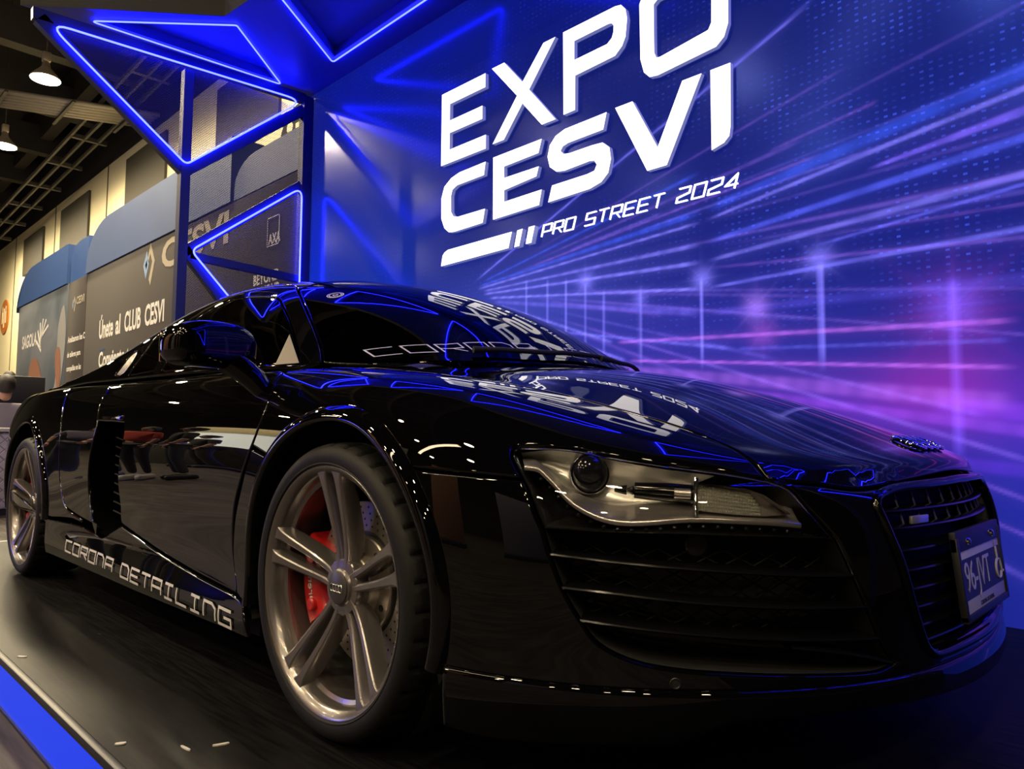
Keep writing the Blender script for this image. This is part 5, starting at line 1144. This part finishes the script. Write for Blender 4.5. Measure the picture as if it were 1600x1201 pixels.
# ------------------------------------------------------------------ front intakes, slats, lattice
def inward(p):
    n = lift((math.atan2(p[1], p[0]), p[2]), 'C', BODY)[1]; n.z = 0; return -n.normalized()
def on(p): return Vector(lift((math.atan2(p[1], p[0]), p[2]), 'C', BODY)[0])
def slat_geo(pts, deep=.05, th=.008, back=.003):
    P = [on(p) for p in resample(crom(pts, 5), .02)]; V, F = [], []
    for p in P:
        d = inward(p)
        for a, z in ((back + deep, -th * .5), (back + .006, -th * .5), (back, -th * .1), (back + .001, th * .25), (back + .008, th * .5), (back + deep, th * .7)): V.append(p + d * a + Vector((0, 0, z)))
    n = len(P)
    for i in range(n - 1):
        for k in range(6): F.append((i * 6 + k, i * 6 + (k + 1) % 6, (i + 1) * 6 + (k + 1) % 6, (i + 1) * 6 + k))
    F += [tuple(range(6)), tuple((n - 1) * 6 + k for k in range(6))]; return MB().add(V, F)
SLATS = [[(.588, -.847, .4585), (.675, -.797, .451), (.76, -.735, .444), (.838, -.664, .438), (.909, -.578, .431), (.966, -.478, .426)],
 [(.607, -.838, .4035), (.675, -.798, .399), (.76, -.735, .390), (.837, -.664, .383), (.907, -.578, .377), (.976, -.449, .371)],
 [(.634, -.823, .351), (.701, -.779, .344), (.759, -.735, .338), (.836, -.663, .331), (.906, -.576, .324), (.984, -.421, .314)]]
for s in SLATS:
    o = slat_geo(s).build('intake_slat', SLATM, car, angle=40); mb_mirror(o)
o = slat_geo([(.90, -.585, .312), (.937, -.524, .302), (.967, -.461, .288), (.993, -.39, .268)], .04).build('intake_slat', SLATM, car, angle=40); mb_mirror(o)
int_loop = loop3([HL_BOT[::-1], INT_R, INT_B], .015)
def tunnel(loop, depths, name, m_):
    n = len(loop); V, F = [], []
    for d in depths: V += [p + inward(p) * d for p in loop]
    for a in range(len(depths) - 1):
        for k in range(n): F.append((a * n + k, a * n + (k + 1) % n, (a + 1) * n + (k + 1) % n, (a + 1) * n + k))
    F.append(tuple((len(depths) - 1) * n + k for k in range(n))); return MB().add(V, F).build(name, m_, car)
o = tunnel(int_loop, (.008, .06, .11), 'intake_duct', MATTBLK); mb_mirror(o)
def lattice(segs, pitch, d, name, parent, ang=32, r=.0016, thmin=-9, thmax=9, zmin=-9, zmax=9):
    poly = outline(segs, 'C', .01); P = np.array(poly); lo, hi = P.min(0), P.max(0); m = MB(); L = math.dist(lo, hi)
    for sg in (-1, 1):
        u = np.array([math.cos(math.radians(ang)), sg * math.sin(math.radians(ang))]); nrm = np.array([-u[1], u[0]]); c = (lo + hi) / 2
        for k in range(-int(L / pitch), int(L / pitch) + 1):
            q = [c + nrm * k * pitch + u * t for t in np.arange(-L, L, .012)]; ok = in_poly(np.array(q), poly); run = []
            for p, f in zip(q + [None], list(ok) + [False]):
                if f and zmin < p[1] < zmax:
                    w, nn = lift((p[0] / .8, p[1]), 'C', BODY); dd = inward(w); run.append(w + dd * d)
                else:
                    if len(run) > 1: m.tube(run, r, 4, caps=False)
                    run = []
    return m.build(name, SATINBLK, parent, smooth=False)
o = lattice([HL_BOT[::-1], INT_R, INT_B], .024, .062, 'intake_lattice', car, zmin=.33); mb_mirror(o)
o = MB().lathe([(.020, -.01), (.020, .0), (.018, .002), (.0003, .003)], 28, Matrix.Translation(on((.80, -.70, .475)) + inward((.80, -.70, .475)) * .056) @ Vector((.74, -.67, 0)).to_track_quat('Z', 'Y').to_matrix().to_4x4()).build('tow_eye_cap', SATINBLK, car, angle=40); mb_mirror(o)
sp = on((.763, -.732, .258)); sn = -inward((.763, -.732, .258))
o = MB().lathe([(.0095, -.004), (.0095, .002), (.0082, .0028), (.0075, .001), (.007, .0005), (.0003, .001)], 28, Matrix.Translation(sp) @ sn.to_track_quat('Z', 'Y').to_matrix().to_4x4()).build('parking_sensor', SATINBLK, car, angle=30); mb_mirror(o)
# ------------------------------------------------------------------ grille
gl = loop3([gr_loop + gr_loop[:1]], .014)
grille = tunnel(gl, (.010, .05, .075), 'grille', MATTBLK); grille['label'] = 'tall single-frame grille with horizontal bars'
fr_ = MB(); n = len(gl); V, F = [], []
cg = Vector((1.0, 0, .42))
for i, p in enumerate(gl):
    out = -inward(p); side = (gl[(i + 1) % n] - gl[i - 1]).normalized().cross(out); side = side if side.dot(p - cg) > 0 else -side
    for a, b in ((-.006, .008), (.004, .0085), (.008, .005), (.009, .0), (.007, -.005), (.002, -.009), (-.012, -.012)): V.append(p + out * a + side * b)
for i in range(n):
    for k in range(6): F.append((i * 7 + k, i * 7 + k + 1, ((i + 1) % n) * 7 + k + 1, ((i + 1) % n) * 7 + k))
fr_.add(V, F).build('grille_frame', PAINT, grille, angle=70)
def grille_w(z):
    ys = [(p[2], -p[1]) for p in GR if p[1] < -.2 and p[2] < .56]
    ys.sort(); return float(np.interp(z, [a for a, _ in ys], [b for _, b in ys])) - .004
for z in (.528, .497, .457, .420, .385, .35, .315, .285):
    w_ = grille_w(z); s = slat_geo([(1.0, -w_, z), (1.01, -w_ * .66, z), (1.02, -w_ * .33, z), (1.03, 0, z), (1.02, w_ * .33, z), (1.01, w_ * .66, z), (1.0, w_, z)], .035, .009, .016)
    s.build('grille_bar', SLATM, grille, angle=40)
for k in range(11):
    y = -.36 + .072 * k; a, b = on((1.0, y, .56)), on((1.0, y, .497)); d = inward(a)
    MB().tube([a + d * .03, b + d * .03], .0028, 6).build('grille_rib', SATINBLK, grille)
bp = on((1.0, -.265, .511)); bd = -inward((1.0, -.265, .511)); br = bd.cross(Vector((0, 0, 1))).normalized() * -1
BM = Matrix.Translation(bp - bd * .010) @ Matrix(((-br.x, 0, bd.x, 0), (-br.y, 0, bd.y, 0), (-br.z, 1, bd.z, 0), (0, 0, 0, 1)))
MB().bevbox((-.033, -.0075, -.003), (.033, .0075, .003), .0015, BM).build('engine_badge', SILVER, grille, angle=40)
# number plate in its frame
PL = Vector((1.046, .012, .392)); tilt = math.radians(-6)
PM = Matrix.Translation(PL) @ Matrix.Rotation(tilt, 4, 'Y') @ Matrix(((0, 0, 1, 0), (1, 0, 0, 0), (0, 1, 0, 0), (0, 0, 0, 1)))
PW, PH = .168, .076
plate_white = mat('plate_white', (.45, .45, .50), .45); plate_dark = mat('plate_dark_band', (.02, .02, .035), .5)
plate = MB().bevbox((-PW, -PH, -.004), (PW, PH, .002), .002, PM).build('number_plate', plate_white, car, angle=40)
plate['label'] = 'number plate in a dark frame'
fm = MB()
for a, b in (((-PW - .012, PH - .028, -.008), (PW + .012, PH + .012, .0045)), ((-PW - .012, -PH - .008, -.008), (-PW + .002, PH, .006)), ((PW - .002, -PH - .008, -.008), (PW + .012, PH, .006)), ((-PW - .012, -PH - .010, -.008), (PW + .012, -PH + .004, .006))): fm.bevbox(a, b, .002, PM)
fm.build('plate_frame', SATINBLK, plate, angle=40)
MB().box((-PW + .006, -.046, .0015), (PW - .006, .032, .0026), PM).build('dark_band', plate_dark, plate)
V, F = text_geo('96-JVT', .088, .0004, spacing=.95, bold=-.004)
MB().add([PM @ Vector(((v.x) * .88 - .045, v.y * .95 - .007, .0032 + v.z)) for v in V], F).build('plate_characters', plate_white, plate)
wc = MB(); wc.tube([PM @ Vector((.128 + .022 * math.cos(a), -.016 + .020 * math.sin(a), .0032)) for a in [math.radians(100 + i * 13) for i in range(19)]], .003, 6)
wc.tube([PM @ Vector(p) for p in ((.126, .032, .0032), (.128, .004, .0032), (.146, .002, .0032), (.156, -.026, .0032), (.164, -.024, .0032))], .003, 6)
wc.lathe([(.0055, 0), (.0002, .001)], 12, PM @ Matrix.Translation((.125, .038, .003)))
wc.build('wheelchair_symbol', plate_white, plate)
V, F = text_geo('CORONA DETAILING', .012, .0003)
MB().add([PM @ Vector((v.x, v.y - .064, .0026 + v.z)) for v in V], F).build('frame_lettering', plate_dark, plate)
for x in (-.10, .10):
    MB().lathe([(.008, 0), (.0075, .004), (.004, .0065), (.0003, .007)], 16, PM @ Matrix.Translation((x, .064, .0045))).build('plate_screw', CHROME, plate, angle=40)
MB().box((-.05, -.03, -.06), (.05, .03, -.004), PM).build('plate_bracket', MATTBLK, plate)
# four-ring emblem on the bonnet
ep, en = lift((.925, .035), 'H', BODY); eu = Vector((0, 1, 0)); eu = (eu - en * eu.dot(en)).normalized(); ev = en.cross(eu)
EM = Matrix.Translation(ep + en * .004) @ Matrix(((eu.x, ev.x, en.x, 0), (eu.y, ev.y, en.y, 0), (eu.z, ev.z, en.z, 0), (0, 0, 0, 1)))
rg = MB()
for i in range(4): t = ring_torus(.0335, .0042, EM @ Matrix.Translation(((i - 1.5) * .0465, 0, 0)), 40, 8); rg.add(t.V, t.F)
rg.build('ring_emblem', CHROME, car, smooth=True)
# ------------------------------------------------------------------ side intake, handle, mirror, wipers, decals
sil = [INTAKE_R, INTAKE_T, INTAKE_L, INTAKE_B]
lp = [Vector(lift(q, 'S', BODY)[0]) for q in outline(sil, 'S', .02)]
n = len(lp); V, F = [], []
for d, dx in ((.008, 0), (.05, -.03), (.13, -.10)): V += [p + Vector((dx, d, 0)) for p in lp]
for a in range(2):
    for k in range(n): F.append((a * n + k, a * n + (k + 1) % n, (a + 1) * n + (k + 1) % n, (a + 1) * n + k))
F.append(tuple(2 * n + k for k in range(n)))
o = MB().add(V, F).build('side_intake', GLOSSBLK, car, angle=60); o2 = mb_mirror(o)
for par, sg in ((o, 1), (o2, -1)):
    for k in range(9):
        z = .37 + k * .035; MB().tube([(-1.64, sg * -.855, z), (-1.60, sg * -.84, z - .012), (-1.52, sg * -.82, z - .02)], .003, 6).build('intake_fin', MATTBLK, par)
for d_, sg in zip(doors, (1, -1)):
    hp = Vector(lift((-1.52, .722), 'S', BODY)[0])
    MB().bevbox((-1.625, sg * (hp.y + .004) - .006, .708), (-1.395, sg * (hp.y + .004) + .006, .730), .005).build('door_handle', PAINT, d_, angle=40)
# mirrors
def superell(cx, cy, cz, ax, ay, az, n=26, e=2.6, taper=.0):
    V, F = [], []
    for i in range(n + 1):
        v = -math.pi / 2 + math.pi * i / n
        for k in range(2 * n):
            u = 2 * math.pi * k / (2 * n)
            f = lambda c, p: math.copysign(abs(c) ** p, c)
            x = f(math.cos(v), 2 / e) * f(math.cos(u), 2 / e); y = f(math.cos(v), 2 / e) * f(math.sin(u), 2 / e); z = f(math.sin(v), 2 / 3.0)
            V.append(Vector((cx + ax * x * (1 - .25 * max(0, x)) , cy + ay * y, cz + az * z * (1 - taper * (y + 1) / 2) + (.012 * (1 - y * y) if z > 0 else 0))))
    m = 2 * n
    for i in range(n):
        for k in range(m): F.append((i * m + k, i * m + (k + 1) % m, (i + 1) * m + (k + 1) % m, (i + 1) * m + k))
    return V, F
MC = Vector((-.50, -.985, .893))
V, F = superell(0, 0, 0, .080, .122, .056, e=3.6, taper=-.05)
RM = Matrix.Translation(MC) @ Matrix.Rotation(math.radians(12), 4, 'Z')
mh = MB().add([RM @ v for v in V], F).build('wing_mirror', PAINT, car, smooth=True); mh2 = mb_mirror(mh)
o = MB().bevbox((-.083, -.095, -.042), (-.074, .095, .042), .003, RM, 1).build('mirror_glass', CHROME, mh); c = mirror_copy(o, mh2)
o = MB().tube([(-.49, -.945, .862), (-.47, -.915, .842), (-.45, -.885, .812), (-.43, -.862, .775)], [.036, .034, .034, .026], 16).build('mirror_stalk', PAINT, mh, angle=60); c = mirror_copy(o, mh2)
# wheel deflectors closing the arch below the bumper
DEFL = mat('grey_deflector_plastic', (.05, .05, .055), .3)
V, F = [], []
for i in range(9):
    a = math.radians(-4 - 38 * i / 8)
    for y in (-.905, -.84, -.74, -.62): V.append(Vector((.005 + .368 * math.cos(a) - (.0 if y < -.9 else .012), y, .328 + .368 * math.sin(a))))
for i in range(8):
    for k in range(3): F.append((i * 4 + k, i * 4 + k + 1, (i + 1) * 4 + k + 1, (i + 1) * 4 + k))
o = MB().add(V, F).build('wheel_deflector', DEFL, car, angle=60); mb_mirror(o)
# wipers
def wsp(y, v):   # a point on the windscreen, v = distance up from its base along the glass
    q = to2((-.0 - .35 * max(0, abs(y) - .2) - .75 * v, y, .885 + .5 * v), 'W'); p, nn = lift(q, 'W', CABIN); return p, nn
for y0, y1 in ((-.40, .22), (.08, .62)):
    pts = []
    for i in range(9):
        t = i / 8; p, nn = wsp(y0 + (y1 - y0) * t, .035 + .012 * t); pts.append(p + nn * .016)
    w_ = MB(); w_.tube(pts, [.010] + [.0075] * 7 + [.004], 8); w_.build('wiper', MATTBLK, car, angle=50)
# sill lettering
def drape_letters(word, place, h, adv, w, parent, m_, name, shear=0.0):
    for ch, quads in stroke_letters(word, h, adv, w, shear):
        V, F = [], []
        for q in quads:
            k = len(V); V += [place(*p) for p in q]; F.append((k, k + 1, k + 2, k + 3))
        obj(name, V, F, m_, parent)
def sill_at(x0, zf, sgn):
    def f(u, v):
        x = x0 + u; p, nn = lift((x, zf(x) + v), 'S', BODY); p = p + nn * .0060; return Vector((p.x, sgn * p.y, p.z))
    return f
zline = lambda x: .1665 + (-.45 - x) * .0215 - .004
drape_letters('CORONA DETAILING', sill_at(-1.93, zline, 1), .040, .0965, .0075, sills[0], WHITEP, 'sill_letter')
def ws_at(u, v):
    y = -.61 + u; x = float(np.interp(y, [-.62, -.584, -.437, -.258, -.092, .115, .4, .6], [-.31, -.283, -.168, -.112, -.079, -.062, -.11, -.25])) + .025
    q = to2((x - v * .85, y, .89 + v * .5), 'W'); p, nn = lift(q, 'W', CABIN); return p + nn * .003
drape_letters('CORONA DETAILING', ws_at, .055, .0745, .0045, ws, DECAL, 'windscreen_letter')
sp_, sn_ = lift(to2((-.729, -.467, 1.139), 'W'), 'W', CABIN)
sk = MB(); SM = Matrix.Translation(sp_ + sn_ * .002) @ sn_.to_track_quat('Z', 'Y').to_matrix().to_4x4()
for r_ in (.030, .023, .010): sk.lathe([(r_, 0), (r_ - .004, .0004)], 32, SM)
sk.build('round_sticker', DECAL, ws)
# ------------------------------------------------------------------ cabin
MB().bevbox((-.42, -.60, .70), (-.10, .60, .86), .04).build('dashboard', LEATHER, car, angle=50)
for y in (-.34, .34):
    s = MB().bevbox((-1.35, y - .24, .42), (-.80, y + .24, .58), .06).build('seat', LEATHER, car, angle=50)
    MB().bevbox((-.06, -.24, 0), (.06, .24, .56), .05, Matrix.Translation((-1.36, y, .50)) @ Matrix.Rotation(math.radians(-18), 4, 'Y')).build('seat_back', LEATHER, s, angle=50)
    MB().bevbox((-.05, -.13, .54), (.05, .13, .70), .04, Matrix.Translation((-1.36, y, .50)) @ Matrix.Rotation(math.radians(-18), 4, 'Y')).build('headrest', LEATHER, s, angle=50)
t = ring_torus(.18, .014, Matrix.Translation((-.60, .34, .80)) @ Matrix.Rotation(math.radians(68), 4, 'Y')); t.build('steering_wheel', LEATHER, car, smooth=True)
MB().box((-1.75, -.62, .5), (-1.68, .62, 1.12)).build('cabin_bulkhead', MATTBLK, car)
MB().bevbox((-.03, -.11, -.03), (.0, .11, .03), .01, Matrix.Translation((-.72, 0, 1.13))).build('interior_mirror', SATINBLK, car)
tri = [(-.462, .868), (-.565, .868), (-.628, .972)]  # bright reflection at the window's front corner, painted as a beige triangle on the glass
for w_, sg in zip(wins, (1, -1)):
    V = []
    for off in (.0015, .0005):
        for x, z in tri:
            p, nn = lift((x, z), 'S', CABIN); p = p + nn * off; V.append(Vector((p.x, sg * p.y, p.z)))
    MB().add(V, [(0, 1, 2), (3, 5, 4), (0, 3, 4, 1), (1, 4, 5, 2), (2, 5, 3, 0)]).build('sail_reflection', REFL_BEIGE, w_)
